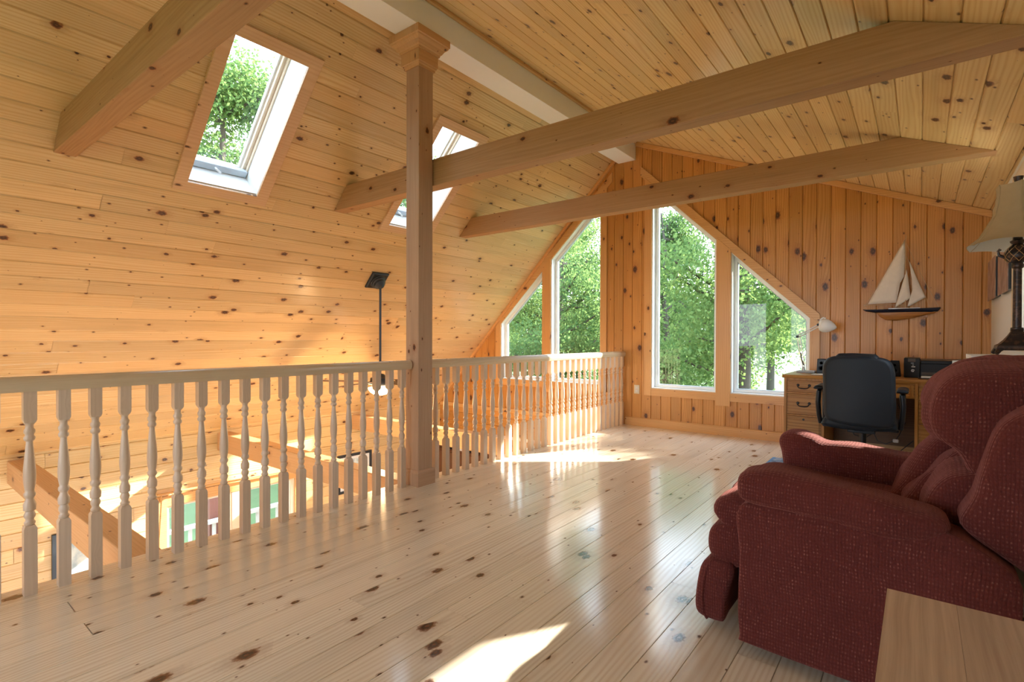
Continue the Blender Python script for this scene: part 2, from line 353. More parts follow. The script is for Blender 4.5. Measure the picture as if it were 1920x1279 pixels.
def clip(poly, i, val, keep_less):
    out = []
    n = len(poly)
    for k in range(n):
        a, b = poly[k], poly[(k+1) % n]
        ia = (a[i] <= val) if keep_less else (a[i] >= val); ib = (b[i] <= val) if keep_less else (b[i] >= val)
        if ia: out.append(a)
        if ia != ib:
            t = (val-a[i])/(b[i]-a[i]); out.append((a[0]+(b[0]-a[0])*t, a[1]+(b[1]-a[1])*t))
    return out
def boards(mb, polys, frame, pitch, phase=0.0, g=0.0055, d=0.008, joint=None, seed=1, gap=0.0012):
    """tongue-and-groove boards: u runs along the boards, v across; frame(u, v, depth) -> point; depth 0 is the face"""
    vs = [p[1] for P in polys for p in P]; lo, hi = min(vs), max(vs)
    k0 = math.floor((lo-phase)/pitch); k1 = math.ceil((hi-phase)/pitch)
    us = [p[0] for P in polys for p in P]; ulo, uhi = min(us), max(us)
    for k in range(k0, k1):
        rg = random.Random(seed*1000+k)
        v0 = phase+k*pitch; v1 = v0+pitch
        cuts = [ulo-1]
        if joint:
            x = ulo-rg.uniform(0, joint)
            while x < uhi:
                if x > ulo: cuts.append(x)
                x += rg.uniform(joint*0.7, joint*1.6)
        cuts.append(uhi+1)
        for c0, c1 in zip(cuts[:-1], cuts[1:]):
            rr = (rg.random()**2, rg.random(), rg.random(), 1); ou, ov = rg.uniform(0, 60), rg.uniform(0, 60)
            for P in polys:
                Q = clip(clip(P, 1, v0, False), 1, v1, True)
                if len(Q) >= 3: Q = clip(clip(Q, 0, c0+gap, False), 0, c1-gap, True)
                if len(Q) < 3: continue
                F = clip(clip(Q, 1, v0+g, False), 1, v1-g, True)
                def em(poly, dep):
                    if len(poly) < 3: return
                    mb.poly([frame(p[0], p[1], dep(p)) for p in poly], [(p[0]+ou, p[1]-v0+ov) for p in poly], rr)
                em(F, lambda p: 0.0)
                em(clip(Q, 1, v0+g, True), lambda p: d if p[1] < v0+g*0.5 else 0.0)
                em(clip(Q, 1, v1-g, False), lambda p: d if p[1] > v1-g*0.5 else 0.0)
    for P in polys: mb.poly([frame(p[0], p[1], d+0.002) for p in P], [(0, 0)]*len(P), (0.5, 0, 0, 1))
    mb.sm = False

# ------------------------------------------------------------------ dimensions
YW = 6.105; XL = -6.31; XR = 0.485; YB = -3.0; ZG = -2.45
def zroof(x): return 6.648+1.047*x
def zshed(x): return 3.566-0.409*(x+2.834)
CX = -2.945
def ztop(x): return 2.96-0.966*(abs(x-CX)-0.35)
def zouter(x): return 3.237-0.97*(abs(x-CX)-0.195)
OPEN = [(-4.99, -4.228), (-4.084, -3.30), (-2.60, -1.825), (-1.668, -0.888)]
SILL = 0.478

# floor
mb = MB(); boards(mb, [[(YB, -3.075), (YW, -3.075), (YW, XR), (YB, XR)]], lambda u, v, d: (v, u, -d), 0.1262, phase=-1.126, g=0.0016, d=0.006, joint=3.0, seed=5)
struct(mb.build('floor', 'floor'), 'pale knotty pine plank floor of the loft', 'floor')
mb = MB(); mb.box(-3.075, XR, YB, YW, -0.26, -0.012); struct(mb.build('trim_1', 'pine_trim', grain='y'), 'pine edge and underside of the loft floor below the railings', 'floor edge')
mb = MB(); boards(mb, [[(YB, XL), (YW, XL), (YW, 3.0), (YB, 3.0)]], lambda u, v, d: (v, u, ZG-d), 0.14, d=0.003, g=0.001, joint=2.5, seed=6)
struct(mb.build('floor', 'floor'), 'pine floor of the storey below', 'floor')

# left roof slope, seen from below: u = Y, v = distance down the slope from the ridge side
SL = math.sqrt(1+1.047**2)
def fr_roof(u, v, d):
    x = -3.03-v/SL; return (x-0.723*d*0, u, zroof(x)+d*1.2)
def sv(x): return (-3.03-x)*SL
s0, s1, sE = sv(-3.453), sv(-4.213), sv(XL-0.02)
SKY = [(1.53, 2.033), (3.355, 3.85)]
ys = [YB, 1.53, 2.033, 3.355, 3.85, YW]
polys = []
for i, (a, b) in enumerate(zip(ys[:-1], ys[1:])):
    if i in (1, 3): polys += [[(a, 0), (b, 0), (b, s0), (a, s0)], [(a, s1), (b, s1), (b, sE), (a, sE)]]
    else: polys.append([(a, 0), (b, 0), (b, sE), (a, sE)])
mb = MB(); boards(mb, polys, fr_roof, 0.1262, phase=0.06, joint=3.4, seed=11)
struct(mb.build('ceiling', 'pine'), 'steep knotty pine board ceiling with two skylights', 'ceiling')
# shed ceiling
SS = math.sqrt(1+0.409**2)
def fr_shed(u, v, d):
    x = -2.80+v/SS; return (x, u, zshed(x)+d*1.1)
mb = MB(); boards(mb, [[(YB, -0.03), (YW, -0.03), (YW, (XR+2.82)*SS), (YB, (XR+2.82)*SS)]], fr_shed, 0.1262, phase=0.0, joint=2.6, seed=12)
struct(mb.build('ceiling', 'pine_shed'), 'shallow pine board ceiling on the right of the white beam', 'ceiling')
# gable wall
def fr_gab(u, v, d): return (v, YW+d, u)
polys = []
brk = [XL, -4.99, -4.228, -4.084, -3.30, -3.075, -2.834, -2.60, -1.825, -1.668, -0.888, XR]
def zup(x): return zroof(x)+0.01 if x < -3.0 else zshed(x)+0.01
for a, b in zip(brk[:-1], brk[1:]):
    zb = 0.03 if b <= -3.07 else -0.01
    op = any(abs(a-o[0]) < 1e-4 and abs(b-o[1]) < 1e-4 for o in OPEN)
    t0 = zup(a) if a < -3.0 else zshed(a)+0.01; t1 = zup(b) if b < -3.0 else zshed(b)+0.01
    if abs(a+3.075) < 1e-4: t1 = 3.58; t0 = zroof(a)
    if op: polys += [[(zb, a), (SILL, a), (SILL, b), (zb, b)], [(ztop(a), a), (t0, a), (t1, b), (ztop(b), b)]]
    else:
        P = [(zb, a), (t0, a), (t1, b), (zb, b)]
        if t0 < zb:
            xc = (zb-6.648)/1.047; P = [(zb, xc), (t1, b), (zb, b)]
        polys.append(P)
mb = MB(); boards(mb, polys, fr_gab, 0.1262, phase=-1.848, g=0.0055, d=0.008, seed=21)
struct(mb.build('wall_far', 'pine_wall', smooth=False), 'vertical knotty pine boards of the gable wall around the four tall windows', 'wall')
def fr_gabl(u, v, d): return (u, YW+d, v)
mb = MB(); boards(mb, [[(XL, ZG), (-3.0, ZG), (-3.0, 0.02), (XL, 0.02)]], fr_gabl, 0.135, phase=0.02, joint=2.0, seed=22)
struct(mb.build('wall_far', 'pine_wall'), 'horizontal pine boards of the gable wall below the loft level', 'wall')
mb = MB(); mb.box(XL, -3.08, YW-0.022, YW, -0.02, 0.035); struct(mb.build('trim_2', 'pine_trim', grain='x', bevel=0.003), 'thin pine band across the gable wall at loft level', 'trim')
mb = MB(); mb.box(-2.0, 3.0, YW, YW+0.12, ZG, -0.0); mb.box(-3.0, -2.0, YW, YW+0.12, ZG, 0.0); struct(mb.build('wall_far', 'pine_wall', grain='x'), 'gable wall under the loft', 'wall')

# left lower wall with window opening
WY0, WY1, WZ1, WZ0 = 2.09, 3.53, -0.71, -1.75
def fr_left(u, v, d): return (XL-d, u, v)
ztl = zroof(XL)+0.02
P4 = [[(YB, ZG), (WY0, ZG), (WY0, ztl), (YB, ztl)], [(WY1, ZG), (YW, ZG), (YW, ztl), (WY1, ztl)],
      [(WY0, ZG), (WY1, ZG), (WY1, WZ0), (WY0, WZ0)], [(WY0, WZ1), (WY1, WZ1), (WY1, ztl), (WY0, ztl)]]
mb = MB(); boards(mb, P4, fr_left, 0.135, phase=0.02, joint=2.2, seed=23)
struct(mb.build('wall_left', 'pine'), 'horizontal pine board wall of the storey below, under the steep ceiling', 'wall')
# knee wall on the right with its window
RY0, RY1, RZ0, RZ1 = 3.88, 4.58, 1.12, 2.04
mb = MB()
for y0, y1, z0, z1 in ((YB, RY0, 0, 2.235), (RY1, YW, 0, 2.235), (RY0, RY1, 0, RZ0), (RY0, RY1, RZ1, 2.235)): mb.box(XR, XR+0.12, y0, y1, z0, z1)
struct(mb.build('wall_right', 'white'), 'low white painted wall under the shallow ceiling', 'wall')
# unseen wall behind the camera; its openings are sized to let in sky light
mb = MB()
for x0, x1, z0, z1 in ((XL, XR, ZG, 0.15), (XL, -4.6, .15, 4), (-3.3, -2.7, .15, 4), (-.6, XR, .15, 4), (XL, XR, 2.05, 4)): mb.box(x0, x1, YB-.1, YB, z0, z1)
struct(mb.build('wall_near', 'pine', grain='z'), 'unseen pine wall behind the camera with openings shaped to let in sky light', 'wall')
# baseboards
mb = MB(); mb.prism([(YW, 0), (YW-0.019, 0), (YW-0.019, 0.094), (YW-0.012, 0.104), (YW, 0.104)], -2.94, XR, 'x')
struct(mb.build('baseboard_far', 'pine_trim', grain='x'), 'pine baseboard along the gable wall', 'baseboard')
mb = MB(); mb.prism([(XR, 0), (XR-0.016, 0), (XR-0.016, 0.094), (XR-0.01, 0.104), (XR, 0.104)], YB, YW-0.02, 'y')
struct(mb.build('baseboard_right', 'pine_trim', grain='y'), 'pine baseboard along the white wall', 'baseboard')
# gable trims -----------------------------------------------------
TR = 0.020
def trimboard(n, pts, label, thick=TR, grain='z', mat='pine_trim'):
    m_ = MB(); m_.prism(pts, YW-thick, YW+0.001, 'y'); return struct(m_.build('trim_%d' % n, mat, grain=grain, bevel=0.002), label, 'trim')
def diag(xa, xb, gap=0.125): return [(xa, zouter(xa)), (xb, zouter(xb)), (xb, zouter(xb)-gap), (xa, zouter(xa)-gap)]
trimboard(3, diag(-2.75, -0.80), 'diagonal pine casing over the right pair of gable windows', grain='x')
trimboard(4, [(-5.08, zouter(-5.08)-0.02), (-3.14, zouter(-3.14)), (-3.14, zouter(-3.14)-0.125), (-5.08, zouter(-5.08)-0.14)], 'diagonal pine casing over the left pair of gable windows', grain='x')
n_ = 5
for (a, b, zl, lab) in ((-5.08, -4.99, 0.39, 'pine casing left of the leftmost gable window'), (-4.228, -4.084, 0.33, 'pine board between the two left gable windows'),
                      (-3.30, -3.21, 0.39, 'pine casing right of the second gable window'), (-2.69, -2.60, 0.39, 'pine casing left of the third gable window'),
                      (-1.825, -1.668, 0.335, 'pine board between the two right gable windows'), (-0.888, -0.80, 0.39, 'pine casing right of the rightmost gable window')):
    trimboard(n_, [(a, zl), (b, zl), (b, zouter(b)-0.10), (a, zouter(a)-0.10)], lab, thick=TR+0.003); n_ += 1
for (a, b, lab) in ((-5.08, -4.228, 'pine apron under the leftmost gable window'), (-4.084, -3.21, 'pine apron under the second gable window'),
                    (-2.69, -1.825, 'pine apron under the third gable window'), (-1.668, -0.80, 'pine apron under the rightmost gable window')):
    trimboard(n_, [(a, 0.39), (b, 0.39), (b, SILL), (a, SILL)], lab, grain='x'); n_ += 1
# strip where the shed ceiling meets the gable, and the left slope meets the gable
m_ = MB(); m_.prism([(-2.82, zshed(-2.82)-0.002), (XR, zshed(XR)-0.002), (XR, zshed(XR)-0.062), (-2.82, zshed(-2.82)-0.062)], YW-0.03, YW, 'y')
struct(m_.build('trim_%d' % n_, 'pine_trim', grain='x', bevel=0.004), 'pine strip along the top of the gable wall under the shallow ceiling', 'trim'); n_ += 1
m_ = MB(); m_.prism([(-3.06, zroof(-3.06)), (XL, zroof(XL)), (XL, zroof(XL)-0.055), (-3.06, zroof(-3.06)-0.055)], YW-0.045, YW, 'y')
struct(m_.build('trim_%d' % n_, 'pine_trim', grain='x', bevel=0.004), 'pine strip along the gable wall under the steep ceiling', 'trim'); n_ += 1
m_ = MB(); m_.box(-3.095, -3.057, YB, YW-0.03, 3.375, 3.42)
struct(m_.build('trim_%d' % n_, 'pine_trim', grain='y', bevel=0.004), 'thin pine strip along the left side of the white ridge beam', 'trim'); n_ += 1
m_ = MB(); m_.box(-2.822, -2.790, YB, YW-0.03, 3.525, 3.552)
struct(m_.build('trim_%d' % n_, 'pine_trim', grain='y', bevel=0.003), 'thin pine strip along the right side of the white ridge beam', 'trim'); n_ += 1
m_ = MB(); m_.box(XR-0.02, XR, RY0-0.08, RY0, RZ0-0.09, RZ1+0.09); m_.box(XR-0.02, XR, RY1, RY1+0.08, RZ0-0.09, RZ1+0.09); m_.box(XR-0.02, XR, RY0, RY1, RZ0-0.09, RZ0); m_.box(XR-0.02, XR, RY0, RY1, RZ1, RZ1+0.09)
struct(m_.build('trim_%d' % n_, 'sash', grain='z', bevel=0.003), 'pale yellow pine casing of the window in the white wall', 'trim'); n_ += 1
# gable windows ----------------------------------------------------
def inset(poly, d):
    n = len(poly); out = []
    for i in range(n):
        p0, p1, p2 = Vector(poly[i-1]), Vector(poly[i]), Vector(poly[(i+1) % n])
        e1 = (p1-p0).normalized(); e2 = (p2-p1).normalized()
        n1 = Vector((-e1.y, e1.x)); n2 = Vector((-e2.y, e2.x))
        b = n1+n2; b = b/(b.dot(n1)); out.append(tuple(p1+b*d))
    return out
def ring(mb, outer, inner, t0, t1, fr):
    n = len(outer)
    for i in range(n):
        j = (i+1) % n
        a, b, c, d = outer[i], outer[j], inner[j], inner[i]
        V = [fr(*p, t0) for p in (a, b, c, d)]+[fr(*p, t1) for p in (a, b, c, d)]
        mb.faces(V, [(0, 1, 2, 3), (7, 6, 5, 4), (0, 4, 5, 1), (2, 6, 7, 3), (1, 5, 6, 2), (3, 7, 4, 0)])
for k, (a, b) in enumerate(OPEN):
    P = [(a, SILL), (b, SILL), (b, ztop(b)), (a, ztop(a))]
    fr = lambda x, z, t: (x, YW+t, z)
    w_ = thing('window_%d' % (k+1), None, None, ((a+b)/2, YW, SILL)); lab = ['narrow slant-topped window at the far left of the gable wall', 'tall slant-topped window left of the wide pine pier', 'tallest slant-topped window right of the wide pine pier', 'slant-topped window behind the desk and lamp'][k]
    struct(w_, lab, 'window')
    m1 = MB(); ring(m1, P, inset(P, 0.012), -0.004, 0.15, fr); m1.build('window_jamb', 'vinyl', w_)
    m1 = MB(); ring(m1, inset(P, 0.012), inset(P, 0.045), 0.075, 0.135, fr); m1.build('window_frame', 'vinyl', w_, bevel=0.004)
    m1 = MB(); ring(m1, inset(P, 0.044), inset(P, 0.052), 0.085, 0.125, fr); m1.build('glazing_bead', 'greyrail', w_)
    Q = inset(P, 0.05); m1 = MB(); m1.faces([fr(*p, 0.105) for p in Q], [(0, 1, 2, 3)]); m1.build('pane', 'glass', w_)
# window in the knee wall
w_ = thing('window_5', None, None, (XR, (RY0+RY1)/2, RZ0)); struct(w_, 'small window in the white wall behind the tall lamp', 'window')
P = [(RY0, RZ0), (RY1, RZ0), (RY1, RZ1), (RY0, RZ1)]; fr = lambda y, z, t: (XR+t, y, z)
m1 = MB(); ring(m1, P, inset(P, 0.03), 0.03, 0.12, fr); m1.build('window_frame', 'vinyl', w_)
m1 = MB(); m1.faces([fr(*p, 0.08) for p in inset(P, 0.03)], [(0, 1, 2, 3)]); m1.build('pane', 'glass', w_)
# lower-left window (double)
w_ = thing('window_6', None, None, (XL, (WY0+WY1)/2, WZ0)); struct(w_, 'double window in the storey below, seen between the balusters', 'window')
fr = lambda y, z, t: (XL-t, y, z)
for (a, b) in ((WY0, 2.76), (2.84, WY1)):
    P = [(a, WZ0), (b, WZ0), (b, WZ1), (a, WZ1)]
    m1 = MB(); ring(m1, P, inset(P, 0.02), 0.0, 0.14, fr); m1.build('window_jamb', 'sash', w_)
    m1 = MB(); ring(m1, inset(P, 0.02), inset(P, 0.045), 0.06, 0.12, fr); m1.build('window_frame', 'vinyl', w_)
    m1 = MB(); m1.faces([fr(*p, 0.09) for p in inset(P, 0.045)], [(0, 1, 2, 3)]); m1.build('pane', 'glass', w_)
m1 = MB(); m1.box(XL-0.14, XL+0.01, 2.76, 2.84, WZ0, WZ1); m1.build('mullion', 'sash', w_, grain='z')
m1 = MB(); m1.box(XL-0.001, XL+0.022, WY0-0.09, WY1+0.05, WZ1, WZ1+0.11); m1.box(XL-0.001, XL+0.022, WY0-0.09, WY0, WZ0, WZ1); m1.box(XL-0.001, XL+0.022, WY1, WY1+0.07, WZ0, WZ1); m1.build('casing', 'pine_trim', w_, grain='y', bevel=0.003)
cr_ = thing('curtain_rod', 'wooden curtain rod over the double window of the storey below', 'curtain rod', (XL+0.02, 2.8, -0.60))
m1 = MB(); m1.tube([(XL+0.07, 1.98, -0.555), (XL+0.07, 3.60, -0.585)], 0.012, 10); m1.build('rod', 'pine_trim', cr_)
for y in (2.02, 3.56):
    m1 = MB(); m1.tube([(XL+0.022, y, -0.60), (XL+0.05, y, -0.64), (XL+0.075, y, -0.60), (XL+0.07, y, -0.565)], 0.007, 8); m1.build('bracket', 'pine_trim', cr_)
tag(MB().tube([(XL+0.07, 2.12, -0.55), (XL+0.085, 2.12, -1.0), (XL+0.08, 2.125, -1.5)], 0.004, 6).build('pull_cord', 'string'), 'thin pale pull cord hanging at the left side of the double window', 'cord')

# skylights ---------------------------------------------------------
NX, NZ = -0.723, 0.691
def fr_sky(y, s, t):
    x = -3.03-s/SL; return (x+NX*t, y, zroof(x)+NZ*t)
for k, (a, b) in enumerate(SKY):
    w_ = thing('window_%d' % (7+k), None, None, (-3.83, (a+b)/2, zroof(-3.83)))
    struct(w_, ['near skylight beside the upper left beam', 'far skylight partly hidden by the square post'][k], 'skylight')
    P = [(a, s1), (b, s1), (b, s0), (a, s0)]
    Po = [(a-0.085, s1+0.075), (b+0.09, s1+0.075), (b+0.09, s0-0.085), (a-0.085, s0-0.085)]
    P = P[::1]
    def rr(mb, o, i, t0, t1): ring(mb, o, i, t0, t1, fr_sky)
    Pi = [(a, s1), (b, s1), (b, s0), (a, s0)]
    m1 = MB(); rr(m1, Po, Pi, -0.02, 0.001); m1.build('casing', 'casing', w_, grain='x', bevel=0.002)
    def ins(d): return [(a+d, s1-d), (b-d, s1-d), (b-d, s0+d), (a+d, s0+d)]
    def out(d): return ins(-d)
    m1 = MB(); rr(m1, out(0.012), Pi, 0.0, 0.30); m1.build('shaft', 'shaft', w_)
    m1 = MB(); rr(m1, out(0.03), ins(0.035), 0.28, 0.315); rr(m1, ins(0.0), ins(0.012), 0.25, 0.28); m1.build('sash_frame', 'sash', w_, bevel=0.003)
    m1 = MB(); rr(m1, out(0.02), ins(0.05), 0.315, 0.345); m1.build('outer_sash', 'vinyl', w_)
    m1 = MB(); v = [fr_sky(y, s, t) for t in (0.235, 0.285) for y, s in ((a+0.005, s1-0.005), (b-0.005, s1-0.005), (b-0.005, s1-0.06), (a+0.005, s1-0.06))]
    m1.faces(v, [(0, 1, 2, 3), (7, 6, 5, 4), (0, 4, 5, 1), (1, 5, 6, 2), (2, 6, 7, 3), (3, 7, 4, 0)]); op_ = m1.build('operator_rail', 'greyrail', w_, bevel=0.006)
    c = Vector(fr_sky((a+b)/2, s1-0.035, 0.235)); m1 = MB(); m1.tube([c, c+Vector((0.03, 0, -0.02)), c+Vector((0.035, 0.03, -0.045))], 0.008, 8); m1.build('handle', 'lampwhite', w_)
    m1 = MB(); m1.faces([fr_sky(*p, 0.33) for p in ins(0.045)], [(0, 1, 2, 3)]); m1.build('pane', 'glass', w_)

# ridge beam ----------------------------------------------------------
tag(MB().box(-3.057, -2.822, YB, YW, 3.33, 3.56).build('ridge_beam', 'beamwhite', bevel=0.002), 'white boxed ridge beam running the length of the loft above the post', 'beam')
# ceiling beams
def cbeam(y0, y1, z0, z1, label, x_hide=None):
    xl0 = (z0-6.648)/1.047; xl1 = (z1-6.648)/1.047
    xr0 = -2.834+(3.566-z0)/0.409; xr1 = -2.834+(3.566-z1)/0.409
    m_ = MB(); m_.prism([(xl0, z0), (xr0, z0), (xr1, z1), (xl1, z1)], y0, y1, 'y')
    return tag(m_.build('ceiling_beam', 'beam', grain='x', bevel=0.004), label, 'beam', 'rough sawn ceiling beams')
cbeam(0.785, 0.897, 2.232, 2.43, 'rough sawn ceiling beam at the upper left, nearest the camera')
cbeam(2.732, 2.848, 2.243, 2.445, 'rough sawn ceiling beam passing behind the square post')
cbeam(4.355, 4.465, 2.256, 2.452, 'rough sawn ceiling beam nearest the gable windows')
# tie beams at floor level
for (y0, y1, lab) in ((0.86, 1.0, 'tie beam below the railing, nearest the camera'), (2.60, 2.74, 'tie beam below the railing, ending above the double window'), (4.39, 4.53, 'tie beam below the railing, nearest the gable wall')):
    m_ = MB(); m_.box(XL, -3.075, y0, y1, -0.20, 0.0); tag(m_.build('tie_beam', 'tie', grain='x', bevel=0.006), lab, 'beam', 'tie beams over the lower storey')
# post
PX0, PX1, PY0, PY1 = -3.035, -2.895, 2.583, 2.722
po = thing('square_post', 'square pine post with moulded cap standing between the two railings', 'post', (-2.965, 2.652, 0))
MB().box(PX0, PX1, PY0, PY1, 0, 3.30).build('shaft', 'post', po, grain='z', bevel=0.004)
m_ = MB()
def sqr(mb, prof, x0, x1, y0, y1):
    V = []
    for z, e in prof: V += [(x0-e, y0-e, z), (x1+e, y0-e, z), (x1+e, y1+e, z), (x0-e, y1+e, z)]
    F = [(i*4+k, i*4+(k+1) % 4, i*4+4+(k+1) % 4, i*4+4+k) for i in range(len(prof)-1) for k in range(4)]
    F += [(3, 2, 1, 0), tuple((len(prof)-1)*4+k for k in range(4))]
    mb.faces(V, F)
sqr(m_, [(3.085, 0.0), (3.085, 0.010), (3.10, 0.012), (3.105, 0.018), (3.115, 0.020), (3.118, 0.026), (3.20, 0.026), (3.20, 0.034), (3.215, 0.038), (3.222, 0.046), (3.245, 0.060), (3.262, 0.080), (3.272, 0.083), (3.276, 0.09), (3.328, 0.09)], PX0, PX1, PY0, PY1)
m_.build('capital', 'tie', po, grain='y')
m_ = MB(); sqr(m_, [(0, 0.016), (0.095, 0.016), (0.105, 0.011), (0.115, 0.009), (0.118, 0.0)], PX0, PX1, PY0, PY1); m_.build('base_trim', 'post', po, grain='y')

# railings ----------------------------------------------------------------
PROF = [(.293, .010), (.300, .016), (.307, .0175), (.314, .013), (.322, .0125), (.330, .0165), (.340, .0175), (.350, .014), (.355, .013), (.360, .0185), (.385, .0195), (.398, .0145), (.410, .012), (.420, .0175), (.430, .0185), (.438, .014), (.446, .0145), (.470, .018), (.50, .0195), (.53, .0188), (.57, .0162), (.61, .0132), (.645, .0105), (.652, .0105), (.658, .016), (.668, .0175), (.676, .013), (.683, .0135), (.690, .017), (.699, .017), (.707, .0125), (.722, .0122), (.728, .0165), (.734, .017)]
def baluster_mb():
    h = 0.0215; m_ = MB()
    def sq(z0, z1, c0, c1):
        V = []
        for z, e in ((z0, h-(0.004 if c0 else 0)), (z0+(0.012 if c0 else 0), h), (z1-(0.012 if c1 else 0), h), (z1, h-(0.006 if c1 else 0))):
            V += [(-e, -e, z), (e, -e, z), (e, e, z), (-e, e, z)]
        m_.faces(V, [(i*4+k, i*4+(k+1) % 4, i*4+4+(k+1) % 4, i*4+4+k) for i in range(3) for k in range(4)]+[(3, 2, 1, 0), (12, 13, 14, 15)])
    sq(0, .295, False, True); sq(.731, .868, True, False); m_.lathe([(z, r_*1.13) for z, r_ in PROF], n=16); return m_
BX = -2.978
def railing(label, y0, y1, ylist, seed):
    r = thing('railing', label, 'railing', (BX, (y0+y1)/2, 0))
    m_ = MB(); pr = [(-0.027, .864), (0.027, .864), (0.029, .872), (0.033, .884), (0.033, .905), (0.028, .918), (0.018, .926), (0, .929), (-0.018, .926), (-0.028, .918), (-0.033, .905), (-0.033, .884), (-0.029, .872)]
    m_.prism([(BX+a, b) for a, b in pr], y0, y1, 'y'); m_.build('handrail', 'rail', r, grain='y', smooth=True)
    pr_ = []
    for k in range(4):
        b = baluster_mb().build('baluster', 'maple', r, grain='z', seed=seed+k); pr_.append(b)
    for i, y in enumerate(ylist):
        b = pr_[i] if i < 4 else pr_[i % 4].copy()
        if i >= 4: COL.objects.link(b)
        b.parent = r; b.location = (0, y-(y0+y1)/2, 0)
    return r
railing('railing of turned pale balusters on the near side of the square post', -0.30, 2.567, [2.497-0.1123*k for k in range(25)], 50)
railing('railing of turned pale balusters between the square post and the gable wall', 2.738, YW-0.002, [2.832+0.1152*k for k in range(29)], 90)

# outlet plate
ot = thing('outlet_plate', 'ivory outlet plate on the gable wall left of the third window', 'outlet', (-2.79, YW-0.005, 0.455))
MB().box(-2.825, -2.755, YW-0.008, YW-0.001, 0.40, 0.51).build('cover', 'cream_plate', ot, bevel=0.003)
for z in (0.435, 0.475): MB().box(-2.803, -2.777, YW-0.011, YW-0.007, z-0.014, z+0.014).build('socket', 'paper', ot, bevel=0.003)

# ================================================================== furniture
from mathutils import noise
def cr_closed(pts, n):
    pts = [Vector((p[0], p[1])) for p in pts]; m = len(pts); fine_ = []
    for i in range(m):
        p0, p1, p2, p3 = pts[i-1], pts[i], pts[(i+1) % m], pts[(i+2) % m]
        for k in range(12):
            t = k/12.0
            fine_.append(0.5*((2*p1)+(p2-p0)*t+(2*p0-5*p1+4*p2-p3)*t*t+(3*p1-p0-3*p2+p3)*t**3))
    L = [0.0]
    for i in range(len(fine_)): L.append(L[-1]+(fine_[(i+1) % len(fine_)]-fine_[i]).length)
    out = []; j = 0
    for k in range(n):
        d = L[-1]*k/n
        while L[j+1] < d: j += 1
        t = (d-L[j])/max(1e-9, L[j+1]-L[j]); out.append(fine_[j].lerp(fine_[(j+1) % len(fine_)], t))
    return out
def cushion(prof, y0, y1, e, n=72, lump=0.004, freq=9.0, seed=0.0, rows=10, fr=None, taper=None, ridge=0.0):
    """soft block: a closed outline in XZ swept from y0 to y1 with rounded ends of radius e"""
    C = cr_closed(prof, n); area = sum(C[i].x*C[(i+1) % n].y-C[(i+1) % n].x*C[i].y for i in range(n))
    if area < 0: C.reverse()
    N = []
    for i in range(n):
        t = (C[(i+1) % n]-C[i-1]).normalized(); N.append(Vector((-t.y, t.x)))
    mb = MB(); V = []; F = []; rws = []
    cx_ = sum(p.x for p in C)/n; cz_ = sum(p.y for p in C)/n
    hx_ = (max(p.x for p in C)-min(p.x for p in C))/2; hz_ = (max(p.y for p in C)-min(p.y for p in C))/2
    K = 7
    for k in range(K+1):
        th = math.pi/2*k/K; rws.append((y0+e*(1-math.sin(th)), e*(1-math.cos(th))))
    # k=0: y=y0+e, inset 0 ; k=K: y=y0, inset e   (reversed to start at the end cap)
    A = list(reversed(rws)); mid = [(y0+e+(y1-y0-2*e)*q/rows, 0.0) for q in range(1, rows)]
    B = [(y1-(y-y0), ins_) for y, ins_ in rws]
    allr = A+mid+B
    for (y, ins_) in allr:
        s = 1.0
        for i in range(n):
            q = Vector((cx_+(C[i].x-cx_)*(1-min(.8, ins_/hx_)), cz_+(C[i].y-cz_)*(1-min(.8, ins_/hz_))))
            v = Vector((q.x, y, q.y))
            if lump:
                d = noise.noise(Vector((v.x*freq+seed, v.y*freq, v.z*freq)))*lump
                if ridge: d += noise.noise(Vector((v.x*2.5+seed, v.y*13, v.z*2.5)))*ridge
                v.x -= N[i].x*d; v.z -= N[i].y*d
            if taper: v = taper(v)
            V.append(fr(v) if fr else v)
    R_ = len(allr)
    F = [(r*n+i, (r+1)*n+i, (r+1)*n+(i+1) % n, r*n+(i+1) % n) for r in range(R_-1) for i in range(n)]
    F += [tuple(range(n)), tuple((R_-1)*n+i for i in range(n-1, -1, -1))]
    mb.faces(V, F); mb.sm = True
    return mb

# ---- recliner -------------------------------------------------------------
rc = thing('recliner', 'burgundy chenille recliner with thick arms and pillowed back', 'recliner', (-0.12, 2.40, 0))
side = [(-.470, .045), (-.487, .06), (-.494, .16), (-.490, .35), (-.487, .52), (-.30, .535), (-.05, .55), (.069, .55), (.134, .520), (.204, .468), (.222, .425), (.217, .30), (.205, .12), (.19, .05), (-.10, .035)]
def side_poly(pts): return pts
for (a, b, s_) in ((1.905, 2.055, 1.0), (2.745, 2.895, 5.0)):
    cushion(side, a, b, 0.016, n=110, lump=0.003, freq=5, seed=s_, rows=6).build('side_panel', 'chenille', rc)
arm = [(-.505, .575), (-.497, .622), (-.450, .642), (-.338, .647), (-.194, .634), (-.065, .608), (.030, .600), (.070, .575), (.060, .532), (-.004, .503), (-.127, .497), (-.263, .508), (-.415, .518), (-.490, .538)]
def armt(v):
    k = math.exp(-((v.x+.187+.02*math.sin(v.z*40))/.006)**2)*.006; v.y += k if v.y < 2.4 else -k; return v
armf = [(-.520, .56), (-.530, .615), (-.505, .652), (-.450, .660), (-.390, .650), (-.330, .626), (-.194, .622), (-.065, .606), (.030, .600), (.085, .570), (.085, .50), (.02, .44), (-.127, .43), (-.30, .43), (-.46, .44), (-.505, .49)]
for (a, b, s_) in ((1.888, 2.085, 2.0), (2.705, 2.912, 7.0)):
    cushion(arm if a < 2 else armf, a, b, 0.060, n=110, lump=0.012, freq=7, seed=s_, rows=12, taper=armt).build('armrest', 'chenille', rc)
